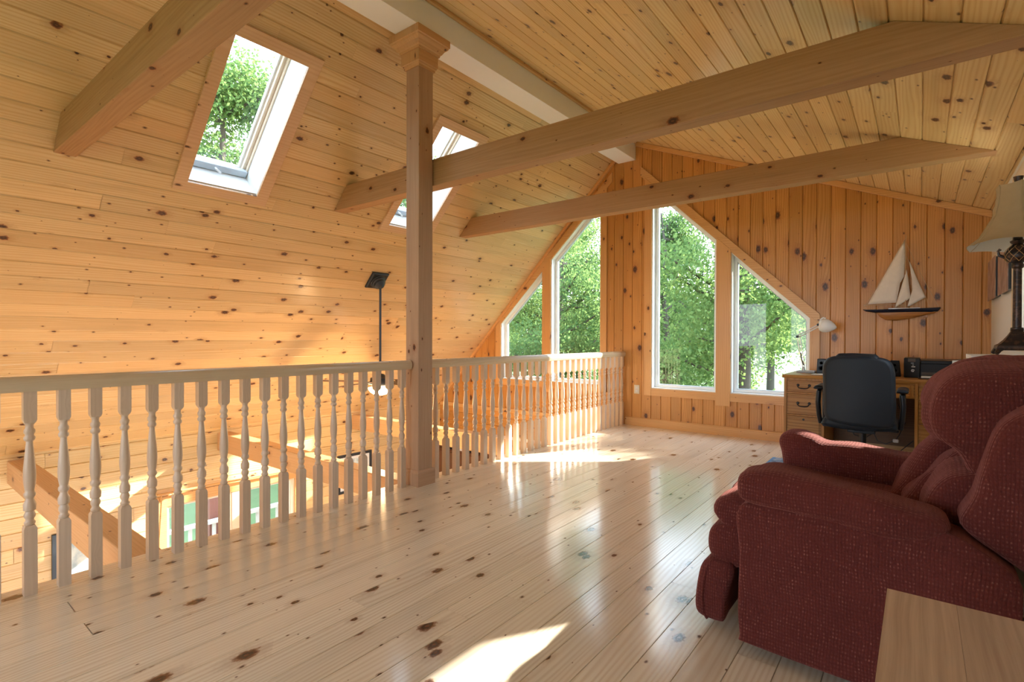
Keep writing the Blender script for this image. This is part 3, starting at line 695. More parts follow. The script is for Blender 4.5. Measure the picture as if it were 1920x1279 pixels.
# seat and the padded front
cushion([(-.600, .40), (-.632, .445), (-.600, .492), (-.50, .512), (-.20, .485), (.10, .47), (.16, .42), (.10, .33), (-.40, .33), (-.56, .375)], 2.035, 2.765, 0.05, n=80, lump=0.014, freq=6, seed=3).build('seat_cushion', 'chenille', rc)
cushion([(-.615, .265), (-.634, .31), (-.630, .37), (-.595, .398), (-.52, .40), (-.48, .33), (-.50, .26), (-.56, .245)], 2.02, 2.78, 0.035, n=60, lump=0.010, freq=8, seed=4).build('front_roll', 'chenille', rc)
cushion([(-.595, .268), (-.630, .262), (-.655, .225), (-.670, .15), (-.674, .085), (-.668, .052), (-.650, .040), (-.610, .036), (-.580, .038), (-.570, .050), (-.560, .12), (-.535, .22), (-.545, .262)], 2.00, 2.80, 0.028, n=70, lump=0.010, freq=7, seed=5).build('footrest', 'chenille', rc)
MB().tube([(-.612, 2.012, .262), (-.628, 2.002, .235), (-.640, 1.999, .18), (-.645, 1.998, .12), (-.640, 2.000, .06), (-.628, 2.006, .038)], .0055, 8).build('footrest_piping', 'chenille', rc)
m_ = MB(); m_.box(-.53, .18, 2.06, 2.74, .05, .32); m_.build('inner_frame', 'blkplastic', rc)
for (x, y) in ((-.36, 2.02), (-.36, 2.78), (.12, 2.02), (.12, 2.78)):
    MB().lathe([(0, .022), (.05, .025)], (x, y, 0), 12).build('foot', 'blkplastic', rc)
# tufted inner back: three padded channels
cushion([(.02, .47), (.012, .565), (.028, .62), (.060, .675), (.100, .700), (.17, .71), (.30, .70), (.26, .50), (.20, .42), (.08, .41)], 2.085, 2.33, 0.055, lump=0.015, freq=9, seed=8, rows=24, ridge=0.006).build('back_channel', 'chenille', rc)
cushion([(-.03, .46), (-.045, .52), (-.010, .58), (.035, .645), (.10, .71), (.18, .74), (.30, .70), (.26, .50), (.16, .42), (.05, .41)], 2.30, 2.50, 0.050, lump=0.015, freq=9, seed=9, rows=24, ridge=0.006).build('back_channel', 'chenille', rc)
cushion([(-.085, .45), (-.068, .53), (-.030, .62), (.015, .70), (.075, .755), (.16, .78), (.30, .74), (.26, .52), (.16, .42), (.02, .41)], 2.47, 2.735, 0.060, lump=0.015, freq=9, seed=10, rows=24, ridge=0.006).build('back_channel', 'chenille', rc)
# outer wings of the back
wing = [(.395, .985), (.30, .955), (.222, .900), (.180, .860), (.155, .80), (.140, .734), (.124, .655), (.092, .580), (.110, .545), (.164, .505), (.240, .455), (.330, .40), (.420, .42), (.462, .60), (.470, .85), (.45, .96)]
for (a, b, s_) in ((1.945, 2.135, 11.0), (2.665, 2.855, 12.0)):
    cushion(wing, a, b, 0.050, n=100, lump=0.010, freq=6, seed=s_).build('back_wing', 'chenille', rc)
head = [(.30, 1.028), (.20, 1.030), (.118, 1.012), (.056, .962), (.024, .900), (.020, .840), (.040, .792), (.088, .755), (.118, .700), (.150, .672), (.22, .70), (.34, .72), (.44, .78), (.470, .90), (.440, .99), (.38, 1.022)]
def headt(v):
    t = abs(v.y-2.40)/0.33
    if t > 0.55: v.x += (t-0.55)**2*0.09; v.z -= (t-0.55)**2*0.10
    return v
cushion(head, 2.070, 2.730, 0.085, n=110, lump=0.018, freq=6.5, seed=14, rows=44, taper=headt, ridge=0.024).build('head_pillow', 'chenille', rc)

# ---- side table -------------------------------------------------------------
st = thing('side_table', 'brown wooden side table in front of the recliner at the corner of the view', 'side table', (0.17, 1.02, 0))
TZ = 0.56
m_ = MB(); m_.box(-.052, .395, .66, 1.383, TZ-.028, TZ)
def fr_tab(u, v, d): return (u, v, TZ-d)
m_ = MB(); boards(m_, [[(.655, -.052), (1.385, -.052), (1.385, .395), (.655, .395)]], lambda u, v, d: (v, u, TZ-d), 0.148, phase=0.062, g=0.0004, d=0.0008, seed=31)
m_.faces([(-.052, .655, TZ-.03), (.395, .655, TZ-.03), (.395, 1.385, TZ-.03), (-.052, 1.385, TZ-.03), (-.052, .655, TZ), (.395, .655, TZ), (.395, 1.385, TZ), (-.052, 1.385, TZ)], [(0, 3, 2, 1), (0, 1, 5, 4), (1, 2, 6, 5), (2, 3, 7, 6), (3, 0, 4, 7)])
m_.build('table_top', 'tabletop', st)
for x in (-.03, .345):
    for y in (.68, 1.335): MB().prism([(x, y), (x+.035, y), (x+.035, y+.035), (x, y+.035)], 0, TZ-.03, 'z').build('leg', 'tabletop', st, grain='z', bevel=.002)
m_ = MB(); m_.box(-.025, .375, 1.345, 1.365, TZ-.11, TZ-.03); m_.box(-.025, -.005, .70, 1.34, TZ-.11, TZ-.03); m_.box(.355, .375, .70, 1.34, TZ-.11, TZ-.03); m_.build('apron', 'tabletop', st, grain='y')

# ---- rug ----------------------------------------------------------------------
m_ = MB(); m_.box(-1.055, .225, 4.45, 5.24, 0.0005, .010); tag(m_.build('rug', 'rug', loc=(-0.40, 4.85, 0)), 'blue woven rug on the floor between the recliner and the desk', 'rug')

# ---- desk ----------------------------------------------------------------------
DX0, DX1, DY0, DY1, DT = -1.006, .315, 5.360, 6.08, .764
dk = thing('desk', 'oak double pedestal desk with bail drawer pulls against the gable wall', 'desk', ((DX0+DX1)/2, 5.72, 0))
m_ = MB(); m_.prism([(DY0, .735), (DY0-.004, .742), (DY0-.006, .752), (DY0-.002, DT), (DY1, DT), (DY1, .735)], DX0, DX1, 'x'); m_.build('desk_top', 'oak', dk, grain='x')
def pull(cx, z, par):
    q = MB()
    for s in (-1, 1): q.lathe([(-.004, .0135), (-.007, .012), (-.010, .006), (-.020, .0045), (-.022, .008), (-.026, .005)], (cx+s*.046, 5.372, z), 12, ax='y')
    q.tube([(cx-.046, 5.350, z-.002), (cx-.044, 5.343, z-.014), (cx-.034, 5.340, z-.025), (cx-.015, 5.338, z-.028), (cx+.015, 5.338, z-.028), (cx+.034, 5.340, z-.025), (cx+.044, 5.343, z-.014), (cx+.046, 5.350, z-.002)], [.004, .004, .0045, .006, .006, .0045, .004, .004], 8)
    return q.build('pull', 'pull', par)
def pedestal(x0, x1):
    q = MB(); q.box(x0, x0+.02, 5.385, 6.06, .05, .735); q.box(x1-.02, x1, 5.385, 6.06, .05, .735); q.box(x0, x1, 6.04, 6.06, .05, .735)
    q.box(x0, x0+.022, 5.368, 5.388, .0, .735); q.box(x1-.022, x1, 5.368, 5.388, .0, .735)
    for z in (.715, .592, .388, .06): q.box(x0+.022, x1-.022, 5.372, 5.388, z, z+(.02 if z > .7 else .014))
    q.box(x0, x1, 5.39, 6.06, 0, .05)
    return q.build('pedestal', 'oak', dk, grain='z', bevel=.0015)
pedestal(-.992, -.668); pedestal(-.030, .300)
def drawer(x0, x1, z0, z1, handle='bail', name='drawer'):
    q = MB(); q.box(x0, x1, 5.376, 5.40, z0, z1); q.box(x0+.014, x1-.014, 5.366, 5.377, z0+.014, z1-.014); q.box(x0+.01, x1-.01, 5.40, 5.90, z0+.01, z1-.01)
    d = q.build(name, 'oak', dk, grain='x', bevel=.002)
    cx = (x0+x1)/2
    if handle == 'bail': pull(cx, (z0+z1)/2+.012, d)
    if handle == 'knob':
        k = MB(); k.lathe([(-.0, .012), (-.006, .006), (-.016, .005), (-.020, .013), (-.026, .014), (-.030, .008)], (cx, 5.366, (z0+z1)/2), 14, ax='y'); k.build('knob', 'pull', d)
    if handle == 'lock':
        k = MB(); k.lathe([(0, .009), (-.004, .009), (-.005, .006)], (cx, 5.366, z1-.026), 14, ax='y'); k.build('keyhole', 'pull', d); pull(cx, .235, d)
    return d
drawer(-.968, -.692, .608, .713); drawer(-.968, -.692, .404, .590); drawer(-.968, -.692, .076, .386, 'lock')
drawer(-.005, .276, .608, .713, 'knob'); drawer(-.005, .276, .404, .590, None, 'door_panel'); drawer(-.005, .276, .076, .386, None, 'door_panel')
q = MB(); q.box(-.668, -.030, 5.372, 5.386, .608, .735); q.box(-.64, -.06, 5.364, 5.374, .625, .716); q.build('centre_drawer', 'oak', dk, grain='x', bevel=.002)
q = MB(); q.box(-.060, -.038, 5.352, 5.366, .622, .72); q.build('corbel', 'oak', dk, grain='z', bevel=.004)
q = MB(); q.box(-.668, -.030, 6.03, 6.045, .10, .735); q.build('back_panel', 'oak_dark', dk, grain='x')
# cables and plug under the desk
cb = thing('cable_bundle', 'black cables with a white plug hanging under the desk', 'cable', (-.3, 5.75, 0))
for k, P in enumerate(([(-.56, 5.9, .42), (-.534, 5.85, .28), (-.475, 5.80, .20), (-.40, 5.86, .17), (-.33, 5.95, .22)], [(-.341, 5.75, .40), (-.335, 5.75, .27), (-.297, 5.75, .175), (-.236, 5.74, .155), (-.181, 5.75, .185)], [(-.15, 5.9, .50), (-.10, 5.85, .34), (-.14, 5.78, .24), (-.163, 5.75, .20)], [(-.25, 5.9, .006), (-.127, 5.8, .10), (-.04, 5.75, .205)])):
    MB().tube(P, .0035, 6).build('cable', 'cord', cb)
q = MB(); q.box(-.185, -.142, 5.73, 5.765, .175, .205); q.build('plug', 'paper', cb, bevel=.008)

# ---- things on the desk ----------------------------------------------------------
lp = thing('desk_lamp', 'white swing-arm desk lamp on a grey base', 'lamp', (-.865, 5.80, DT))
q = MB(); q.prism([(-.955, 5.74), (-.93, 5.72), (-.82, 5.72), (-.795, 5.74), (-.795, 5.86), (-.82, 5.885), (-.93, 5.885), (-.955, 5.86)], DT, DT+.020, 'z'); q.build('base', 'stonebase', lp, bevel=.006)
q = MB(); q.lathe([(DT+.018, .018), (DT+.045, .014), (DT+.06, .010)], (-.90, 5.80, 0), 16); q.tube([(-.906, 5.80, DT+.05), (-.958, 5.80, 1.118)], .0045, 8); q.tube([(-.890, 5.80, DT+.06), (-.934, 5.80, 1.115)], .0045, 8); q.build('lower_arm', 'steel', lp)
q = MB(); q.tube([(-.897, 5.80, DT+.07), (-.918, 5.80, .90), (-.925, 5.80, .96)], .006, 8); q.build('spring', 'blkplastic', lp)
q = MB(); q.tube([(-.960, 5.80, 1.125), (-.778, 5.80, 1.232)], .0055, 8); q.tube([(-.948, 5.80, 1.108), (-.775, 5.80, 1.212)], .0055, 8); q.build('upper_arm', 'lampwhite', lp)
for x_, z_ in ((-.955, 1.118), (-.776, 1.232)): q = MB(); q.lathe([(-.012, .0125), (.012, .0125)], (x_, 5.80, z_), 14, ax='y'); q.build('joint', 'blkplastic', lp)
# shade: open bell, mouth towards the lower left, tip to the right
q = MB(); ax_ = Vector((.150, 0.0, -.030)); L_ = ax_.length; ax_.normalize(); o_ = Vector((-.768, 5.80, 1.232))
side1 = Vector((0, 1, 0)); side2 = ax_.cross(side1)
prof = [(0.0, .030), (.008, .048), (.022, .060), (.045, .066), (.070, .062), (.095, .052), (.118, .036), (.136, .020), (.146, .008), (.148, .001)]
V = []; n = 28
for t, r_ in prof:
    for k in range(n):
        a = 2*math.pi*k/n; V.append(o_+ax_*t+side1*math.cos(a)*r_*.9+side2*math.sin(a)*r_)
q.faces(V, [(i*n+k, i*n+(k+1) % n, (i+1)*n+(k+1) % n, (i+1)*n+k) for i in range(len(prof)-1) for k in range(n)]+[tuple(range(n-1, -1, -1))]); q.sm = True
q.build('lamp_shade', 'lampwhite', lp)
q = MB(); q.tube([(-.768, 5.80, 1.238), (-.755, 5.80, 1.285), (-.735, 5.80, 1.300), (-.715, 5.80, 1.292)], .008, 10); q.build('switch_knob', 'lampwhite', lp)

def speaker(x0, x1, y0, label, tilt):
    t = thing('speaker', label, 'speaker', ((x0+x1)/2, y0+.05, DT))
    q = MB(); z1 = .905; q.prism([(x0-.004, DT), (x1+.006, DT), (x1-.006, z1), (x0+.003, z1)], y0, y0+.10, 'y'); q.build('cabinet', 'blkplastic', t, bevel=.004)
    for z, r_ in ((.865, .016), (.815, .026)):
        q = MB(); q.lathe([(0, r_), (-.004, r_*1.02), (-.004, r_*.85), (.004, r_*.3), (.002, .001)], ((x0+x1)/2, y0, z), 20, ax='y'); q.build('driver', 'leather', t)
speaker(-.210, -.136, 5.72, 'small black speaker beside the printer on the desk', 0)
speaker(-.775, -.700, 5.72, 'small black speaker half hidden by the left edge of the office chair', 0)
q = MB(); q.box(-.795, -.70, 5.52, 5.66, DT, DT+.004); tag(q.build('notepad', 'paper'), 'thin white papers on the desk beside the swing-arm lamp', 'paper')
pr = thing('printer', 'black inkjet printer with a paper tray on the desk', 'printer', (.06, 5.75, DT))
q = MB(); q.box(-.110, .285, 5.68, 5.99, DT, .90); q.build('body', 'blkplastic', pr, bevel=.008)
q = MB(); q.box(-.108, .004, 5.645, 5.97, DT, .933); q.build('control_tower', 'blkplastic', pr, bevel=.006)
q = MB(); q.prism([(5.66, .885), (5.66, .915), (5.98, .922), (5.98, .89)], .006, .283, 'x'); q.build('scanner_lid', 'blkplastic', pr, bevel=.005)
q = MB(); q.prism([(5.6435, .903), (5.6435, .929), (5.6455, .931), (5.6455, .901)], -.080, -.028, 'x'); q.build('display', 'screen', pr)
q = MB(); q.box(-.010, .27, 5.55, 5.70, DT, DT+.008); q.box(.0, .0045, 5.55, 5.56, DT, DT+.02); q.build('paper_tray', 'blkplastic', pr, bevel=.002)
q = MB(); q.box(.010, .255, 5.535, 5.70, DT+.008, DT+.020); q.build('paper_stack', 'paper', pr, bevel=.002)
q = MB(); q.box(.012, .27, 5.655, 5.69, .79, .815); q.build('output_slot', 'screen', pr)
q = MB(); q.box(-.056, -.030, 5.6435, 5.6455, .856, .862); q.box(-.050, -.040, 5.6435, 5.6455, .872, .876); q.box(-.060, -.040, 5.6435, 5.6455, .888, .891); q.build('button_marks', 'paper', pr)
q = MB(); q.tube([(-.046+.011*math.cos(a*.7854), 5.6435, .826+.010*math.sin(a*.7854)) for a in range(0, 8)], .002, 6); q.box(-.049, -.046, 5.643, 5.6455, .820, .832); q.box(-.044, -.041, 5.643, 5.6455, .819, .828); q.build('round_emblem', 'paper', pr)
fr_ = thing('photo_frame', 'small white framed picture standing at the right end of the desk', 'picture frame', (.255, 5.47, DT))
q = MB(); F_ = lambda x, z, t: (x, 5.44+t+(z-DT)*.12, z); P = [(.205, DT), (.312, DT), (.312, .927), (.205, .927)]
ring(q, P, inset(P, .016), 0, .014, F_); q.build('frame', 'vinyl', fr_, bevel=.002)
q = MB(); q.faces([F_(*p, .009) for p in inset(P, .015)], [(0, 1, 2, 3)]); q.build('mat_board', 'photo', fr_)
q = MB(); q.faces([F_(*p, .007) for p in [(.235, .80), (.30, .80), (.30, .89), (.235, .89)]], [(0, 1, 2, 3)]); q.build('print', 'paper', fr_)

# ---- office chair ---------------------------------------------------------------
oc = thing('office_chair', 'black office chair seen from behind at the desk', 'office chair', (-.365, 4.75, 0))
back = [(-.594, .80), (-.596, .87), (-.580, .925), (-.535, .960), (-.44, .970), (-.30, .970), (-.205, .957), (-.160, .925), (-.140, .86), (-.136, .75), (-.132, .60), (-.138, .49), (-.160, .450), (-.25, .442), (-.40, .445), (-.52, .462), (-.575, .492), (-.588, .58)]
def curve_back(v):
    t = (v.x+.365)/.23; v.y += -.035*t*t*-1.0; return v
cushion(back, 4.615, 4.690, .030, n=100, lump=.003, freq=7, seed=20, taper=curve_back).build('backrest', 'leather', oc)
cushion([(-.52, .94), (-.495, .978), (-.46, .988), (-.28, .986), (-.245, .974), (-.225, .94), (-.25, .90), (-.48, .90)], 4.628, 4.715, .030, n=60, lump=.002, seed=21).build('headrest_pad', 'leather', oc)
cushion([(-.590, .415), (-.60, .46), (-.56, .492), (-.36, .50), (-.17, .492), (-.13, .46), (-.14, .415), (-.36, .40)], 4.70, 5.16, .040, n=70, lump=.004, seed=22).build('seat', 'leather', oc)
for s, xc in ((-1, -.628), (1, -.098)):
    q = MB(); q.tube([(xc-s*.010, 4.78, .43), (xc, 4.76, .50), (xc+s*.006, 4.745, .60), (xc, 4.75, .675), (xc, 4.82, .70), (xc, 5.00, .695), (xc, 5.06, .64), (xc-s*.004, 5.02, .53), (xc-s*.014, 4.94, .44)], [.016, .017, .018, .018, .016, .016, .017, .016, .015], 10)
    ar = q.build('arm_loop', 'blkplastic', oc)
    cushion([(xc-.030, .700), (xc-.034, .716), (xc-.015, .728), (xc+.015, .728), (xc+.034, .716), (xc+.030, .700)], 4.72, 5.03, .022, n=30, lump=0).build('arm_pad', 'leather', oc)
    q = MB(); q.box(min(xc-s*.02, xc-s*.20), max(xc-s*.02, xc-s*.20), 4.80, 4.92, .400, .418); q.build('arm_bracket', 'blkplastic', oc, bevel=.004)
q = MB(); q.prism([(4.69, .50), (4.70, .44), (4.78, .39), (4.90, .375), (4.90, .395), (4.80, .41), (4.72, .47), (4.715, .60), (4.69, .60)], -.40, -.33, 'x'); q.build('back_bracket', 'blkplastic', oc, bevel=.004)
q = MB(); q.lathe([(.09, .030), (.24, .030), (.24, .024), (.40, .024)], (-.345, 4.86, 0), 20); q.build('gas_lift', 'blkplastic', oc)
q = MB(); q.box(-.44, -.26, 4.78, 4.96, .375, .402); q.build('seat_plate', 'blkplastic', oc, bevel=.006)
for k in range(5):
    a = R(90+72*k); c_, s_ = math.cos(a), math.sin(a); px_, py_ = -.345+.27*c_, 4.86+.27*s_
    q = MB(); q.tube([(-.345+.02*c_, 4.86+.02*s_, .105), (-.345+.15*c_, 4.86+.15*s_, .095), (px_, py_, .075)], [.026, .020, .014], 10); lg = q.build('base_leg', 'blkplastic', oc)
    q = MB()
    for o2 in (-.016, .016):
        cc = Vector((px_-s_*o2, py_+c_*o2, .036)); n = 16; V = []
        for w2 in (-.009, .009):
            for r_ in (.026,):
                for j in range(n):
                    b = 2*math.pi*j/n; V.append(cc+Vector((-s_*w2, c_*w2, 0))+Vector((c_*math.cos(b)*r_, s_*math.cos(b)*r_, math.sin(b)*r_)))
        q.faces(V, [(j, (j+1) % n, n+(j+1) % n, n+j) for j in range(n)]+[tuple(range(n-1, -1, -1)), tuple(range(n, 2*n))])
    q.build('caster', 'blkplastic', lg, smooth=True)

# ---- model sailboat on the gable wall --------------------------------------------
sb = thing('model_sailboat', 'model sailboat with cream sails and navy hull hung on the gable wall', 'model boat', (-.14, 6.04, 1.34))
def hull(name, st, mat):
    V = []; n = 9
    for x, zt, zb, hb in st:
        for k in range(n):
            a = math.pi*k/(n-1); V.append((x, 6.045-hb*math.cos(a), zt-(zt-zb)*math.sin(a)**.8))
    m = len(st); q = MB(); q.faces(V, [(i*n+k, i*n+k+1, (i+1)*n+k+1, (i+1)*n+k) for i in range(m-1) for k in range(n-1)]+[(i*n+n-1, i*n, (i+1)*n, (i+1)*n+n-1) for i in range(m-1)]+[tuple(range(n)), tuple((m-1)*n+k for k in range(n-1, -1, -1))])
    return q.build(name, mat, sb, grain='x', smooth=True)
hull('hull', [(-.434, 1.382, 1.374, .006), (-.41, 1.378, 1.360, .020), (-.33, 1.376, 1.343, .036), (-.18, 1.375, 1.340, .046), (0, 1.378, 1.340, .044), (.08, 1.380, 1.339, .030), (.125, 1.383, 1.345, .014), (.145, 1.385, 1.372, .004)], 'hull')
hull('keel', [(-.325, 1.345, 1.343, .020), (-.30, 1.345, 1.306, .026), (-.255, 1.345, 1.276, .026), (-.175, 1.345, 1.268, .026), (-.07, 1.345, 1.287, .024), (.03, 1.345, 1.312, .018), (.112, 1.345, 1.338, .008)], 'keelwood')
q = MB(); q.box(-.235, .0, 6.02, 6.07, 1.377, 1.385); q.build('deck_trim', 'paper', sb)
q = MB(); q.box(-.27, -.20, 6.025, 6.065, 1.377, 1.392); q.build('cabin', 'keelwood', sb, bevel=.003)
q = MB(); q.box(.026, .056, 6.043, 6.047, 1.292, 1.325); q.build('rudder', 'keelwood', sb)
q = MB(); q.tube([(-.108, 6.045, 1.38), (-.109, 6.045, 2.058)], [.0045, .0025], 8); q.build('mast', 'string', sb)
q = MB(); q.tube([(-.43, 6.045, 1.422), (-.12, 6.045, 1.415)], .003, 8); q.build('boom', 'string', sb)
def sail(pts, bow, par=sb):
    c = Vector((sum(p[0] for p in pts)/len(pts), sum(p[1] for p in pts)/len(pts))); C = cr_line(pts, 6); V = []; n = len(C); K = 6
    for j in range(K):
        t = 1-j/K
        for p in C: V.append((c.x+(p[0]-c.x)*t, 6.045-bow*(1-t*t), c.y+(p[1]-c.y)*t))
    V.append((c.x, 6.045-bow, c.y))
    q = MB(); q.faces(V, [(j*n+i, j*n+(i+1) % n, (j+1)*n+(i+1) % n, (j+1)*n+i) for j in range(K-1) for i in range(n)]+[((K-1)*n+i, (K-1)*n+(i+1) % n, K*n) for i in range(n)])
    o = q.build('sail', 'sail', par, smooth=True); md = o.modifiers.new('cloth', 'SOLIDIFY'); md.thickness = .0012; return o
def cr_line(pts, m):
    out = []
    for i in range(len(pts)):
        a, b = pts[i], pts[(i+1) % len(pts)]
        for k in range(m): out.append((a[0]+(b[0]-a[0])*k/m, a[1]+(b[1]-a[1])*k/m))
    return out
sail([(-.399, 1.428), (-.115, 2.020), (-.113, 1.85), (-.118, 1.680), (-.148, 1.62), (-.155, 1.565), (-.168, 1.49), (-.178, 1.436)], .020)
sail([(-.188, 1.387), (-.100, 1.742), (-.085, 1.62), (-.070, 1.475)], .014)
sail([(-.095, 1.390), (-.070, 1.45), (-.060, 1.547), (-.063, 1.66), (-.085, 1.832), (-.02, 1.64), (.038, 1.477)], .016)
for P in ([(-.108, 6.045, 1.99), (.014, 6.045, 1.66), (.130, 6.045, 1.388)], [(-.41, 6.045, 1.425), (-.112, 6.045, 2.03)], [(-.104, 6.045, 1.86), (.040, 6.045, 1.476), (.07, 6.045, 1.385)], [(-.108, 6.045, 1.74), (-.07, 6.045, 1.60)], [(-.25, 6.045, 1.42), (-.262, 6.045, 1.385)], [(-.03, 6.045, 1.43), (-.02, 6.045, 1.385)], [(-.425, 6.045, 1.42), (-.405, 6.045, 1.385)]):
    MB().tube(P, .0017, 5).build('rigging', 'string', sb)
q = MB(); q.tube([(-.14, 6.075, 1.30), (-.14, 6.108, 1.30)], .004, 6); q.build('wall_hook', 'iron', sb)

# ---- two prints on the white wall ---------------------------------------------------
for (y0, y1, lab, e) in ((5.43, 5.99, 'brown photo print on the white wall, the one nearer the gable', .0), (4.715, 5.27, 'brown photo print on the white wall, the one behind the tall lamp', .0)):
    t = thing('wall_print', lab, 'picture', (XR-.01, (y0+y1)/2, 1.42), 'brown prints on the white wall')
    q = MB(); q.box(XR-.030, XR, y0+.01, y1-.01, 1.43, 1.735); q.build('shadow_backing', 'iron', t)  # dark block gives the frameless print its shadow edge by colour
    q = MB(); q.box(XR-.034, XR-.030, y0, y1, 1.42, 1.745); q.build('print', 'photo', t)

# ---- white cubby and bronze lamp -----------------------------------------------------
cu = thing('cubby_shelf', 'white cubby shelf against the white wall under the bronze lamp', 'shelf', (.325, 3.03, 0))
cy0, cy1, cx0, cz = 2.925, 3.235, .170, 1.030
for z0, z1 in ((cz-.018, cz), (0.0, .03), (.50, .516)): q = MB(); q.box(cx0+(.001 if z0 == .5 else 0), XR-.02, cy0+(.016 if z0 == .5 else 0), cy1-(.016 if z0 == .5 else 0), z0, z1); q.build('shelf_board', 'paper', cu, bevel=.001)
q = MB(); q.box(cx0, XR-.02, cy0, cy0+.016, .03, cz-.018); q.box(cx0, XR-.02, cy1-.016, cy1, .03, cz-.018); q.build('side_board', 'shelfwood', cu, grain='z', bevel=.001)
q = MB(); q.box(XR-.024, XR-.02, cy0+.016, cy1-.016, .03, cz-.018); q.build('back_board', 'shelfwood', cu)
tl = thing('table_lamp', 'bronze pineapple table lamp with a flared tan shade', 'lamp', (.322, 3.08, cz))
LX, LY = .326, 3.08
q = MB(); sqr(q, [(cz+.022, .004), (cz+.030, .010), (cz+.042, .008), (cz+.050, -.004), (cz+.066, -.018), (cz+.085, -.030), (cz+.104, -.040), (cz+.108, -.038), (cz+.114, -.040)], LX-.058, LX+.058, LY-.058, LY+.058); q.build('base', 'bronze', tl, smooth=True)
for sx in (-1, 1):
    for sy in (-1, 1):
        q = MB(); q.tube([(LX+sx*.052, LY+sy*.052, cz+.034), (LX+sx*.062, LY+sy*.062, cz+.022), (LX+sx*.070, LY+sy*.070, cz+.008)], [.014, .010, .008], 8); q.build('claw_foot', 'bronze', tl)
q = MB(); q.lathe([(cz+.112, .021), (cz+.118, .021), (cz+.120, .015), (1.40, .014), (1.405, .019), (1.415, .020), (1.425, .017)], (LX, LY, 0), 24); q.build('column', 'bronze', tl)
q = MB(); q.lathe([(1.425, .018), (1.436, .034), (1.450, .042), (1.468, .041), (1.486, .032), (1.500, .020), (1.505, .016), (1.512, .024), (1.518, .026), (1.524, .016), (1.545, .014)], (LX, LY, 0), 24); pn = q.build('pineapple', 'bronze', tl)
def prad(z): return .043*math.sqrt(max(.05, 1-((z-1.458)/.047)**2))
for s in (-1, 1):
    for k in range(8):
        P = []
        for j in range(9):
            z = 1.430+.068*j/8; a = 2*math.pi*k/8+s*j*.16; r_ = prad(z)*1.0+.001; P.append((LX+r_*math.cos(a), LY+r_*math.sin(a), z))
        MB().tube(P, .0013, 5).build('lattice_wire', 'gold', pn)
q = MB(); q.tube([(LX-.040, LY, 1.452), (LX-.058, LY, 1.462), (LX-.062, LY, 1.480), (LX-.054, LY, 1.488)], [.007, .006, .0045, .006], 8); q.build('scroll_leaf', 'bronze', tl)
# flared six-sided shade
def shade(r_add, name, mat):
    prof = [(1.500, .238), (1.512, .218), (1.540, .184), (1.585, .150), (1.630, .118), (1.680, .105), (1.725, .098), (1.748, .098), (1.756, .103)]
    V = []; n = 48
    for z, r_ in prof:
        for k in range(n):
            a = 2*math.pi*k/n+.52; ph = (k % 8)/8.0; sc_ = .965+.035*abs(2*ph-1)**1.5
            V.append((LX+(r_*sc_+r_add)*math.cos(a)*.72, LY+(r_*sc_+r_add)*math.sin(a), z-(.006*math.sin(math.pi*ph) if z > 1.73 else -.008*math.sin(math.pi*ph) if z < 1.52 else 0)))
    q = MB(); m = len(prof); q.faces(V, [(i*n+k, i*n+(k+1) % n, (i+1)*n+(k+1) % n, (i+1)*n+k) for i in range(m-1) for k in range(n)]); o = q.build(name, mat, tl, smooth=True); return o, V, n, m
o, V, n, m = shade(0, 'lamp_shade', 'shade'); shade(-.003, 'shade_lining', 'shadein')
for k in range(0, 48, 8):
    MB().tube([V[i*n+k] for i in range(m)], .0030, 6).build('shade_piping', 'shade', tl)
q = MB(); q.tube([(LX, LY, 1.54), (LX, LY, 1.765)], .004, 8); q.tube([(LX-.07, LY, 1.752), (LX+.07, LY, 1.752)], .002, 6); q.tube([(LX, LY-.09, 1.752), (LX, LY+.09, 1.752)], .002, 6); q.build('harp', 'bronze', tl)
q = MB(); q.lathe([(1.762, .010), (1.768, .012), (1.785, .016), (1.793, .017), (1.794, .012)], (LX, LY, 0), 18); q.build('finial', 'bronze', tl)

# ---- ceiling fan with light, hanging from the steep ceiling ---------------------------
FX, FY = -4.70, 3.585
cf = thing('ceiling_fan', 'dark ceiling fan on a long rod with a lit glass bowl', 'ceiling fan', (FX, FY, zroof(FX)))
zc = zroof(FX); ex = Vector((-SL**-1, 0, -1.047/SL)); nn_ = Vector((.723, 0, -.691))
def froof(a, b, t): p = Vector((FX, FY, zc))+ex*a+Vector((0, b, 0))+nn_*t; return p
q = MB(); V = []
for t, h in ((0, .105), (.02, .105), (.032, .092)): V += [froof(-h, -h, t), froof(h, -h, t), froof(h, h, t), froof(-h, h, t)]
q.faces(V, [(i*4+k, i*4+(k+1) % 4, i*4+4+(k+1) % 4, i*4+4+k) for i in range(2) for k in range(4)]+[(3, 2, 1, 0), (8, 9, 10, 11)]); q.build('ceiling_plate', 'iron', cf)
cc = froof(0.0, 0, .03); q = MB(); V = []; n = 28; prof = [(0, .088), (.010, .088), (.014, .078), (.030, .076), (.036, .066), (.055, .062), (.062, .050), (.080, .040), (.095, .020), (.10, .004)]
s2 = nn_.cross(Vector((0, 1, 0)))
for t, r_ in prof:
    for k in range(n):
        a = 2*math.pi*k/n; V.append(cc+nn_*t+Vector((0, 1, 0))*math.cos(a)*r_+s2*math.sin(a)*r_)
q.faces(V, [(i*n+k, i*n+(k+1) % n, (i+1)*n+(k+1) % n, (i+1)*n+k) for i in range(len(prof)-1) for k in range(n)]); q.sm = True; q.build('canopy', 'iron', cf)
rx, rz = cc.x+nn_.x*.06, cc.z+nn_.z*.06
MB().tube([(rx, FY, rz), (rx, FY, .68)], .0125, 12).build('down_rod', 'iron', cf)
q = MB(); q.lathe([(.70, .018), (.695, .040), (.67, .060), (.655, .105), (.60, .112), (.575, .10), (.56, .06)], (rx, FY, 0), 28); q.build('motor_housing', 'iron', cf)
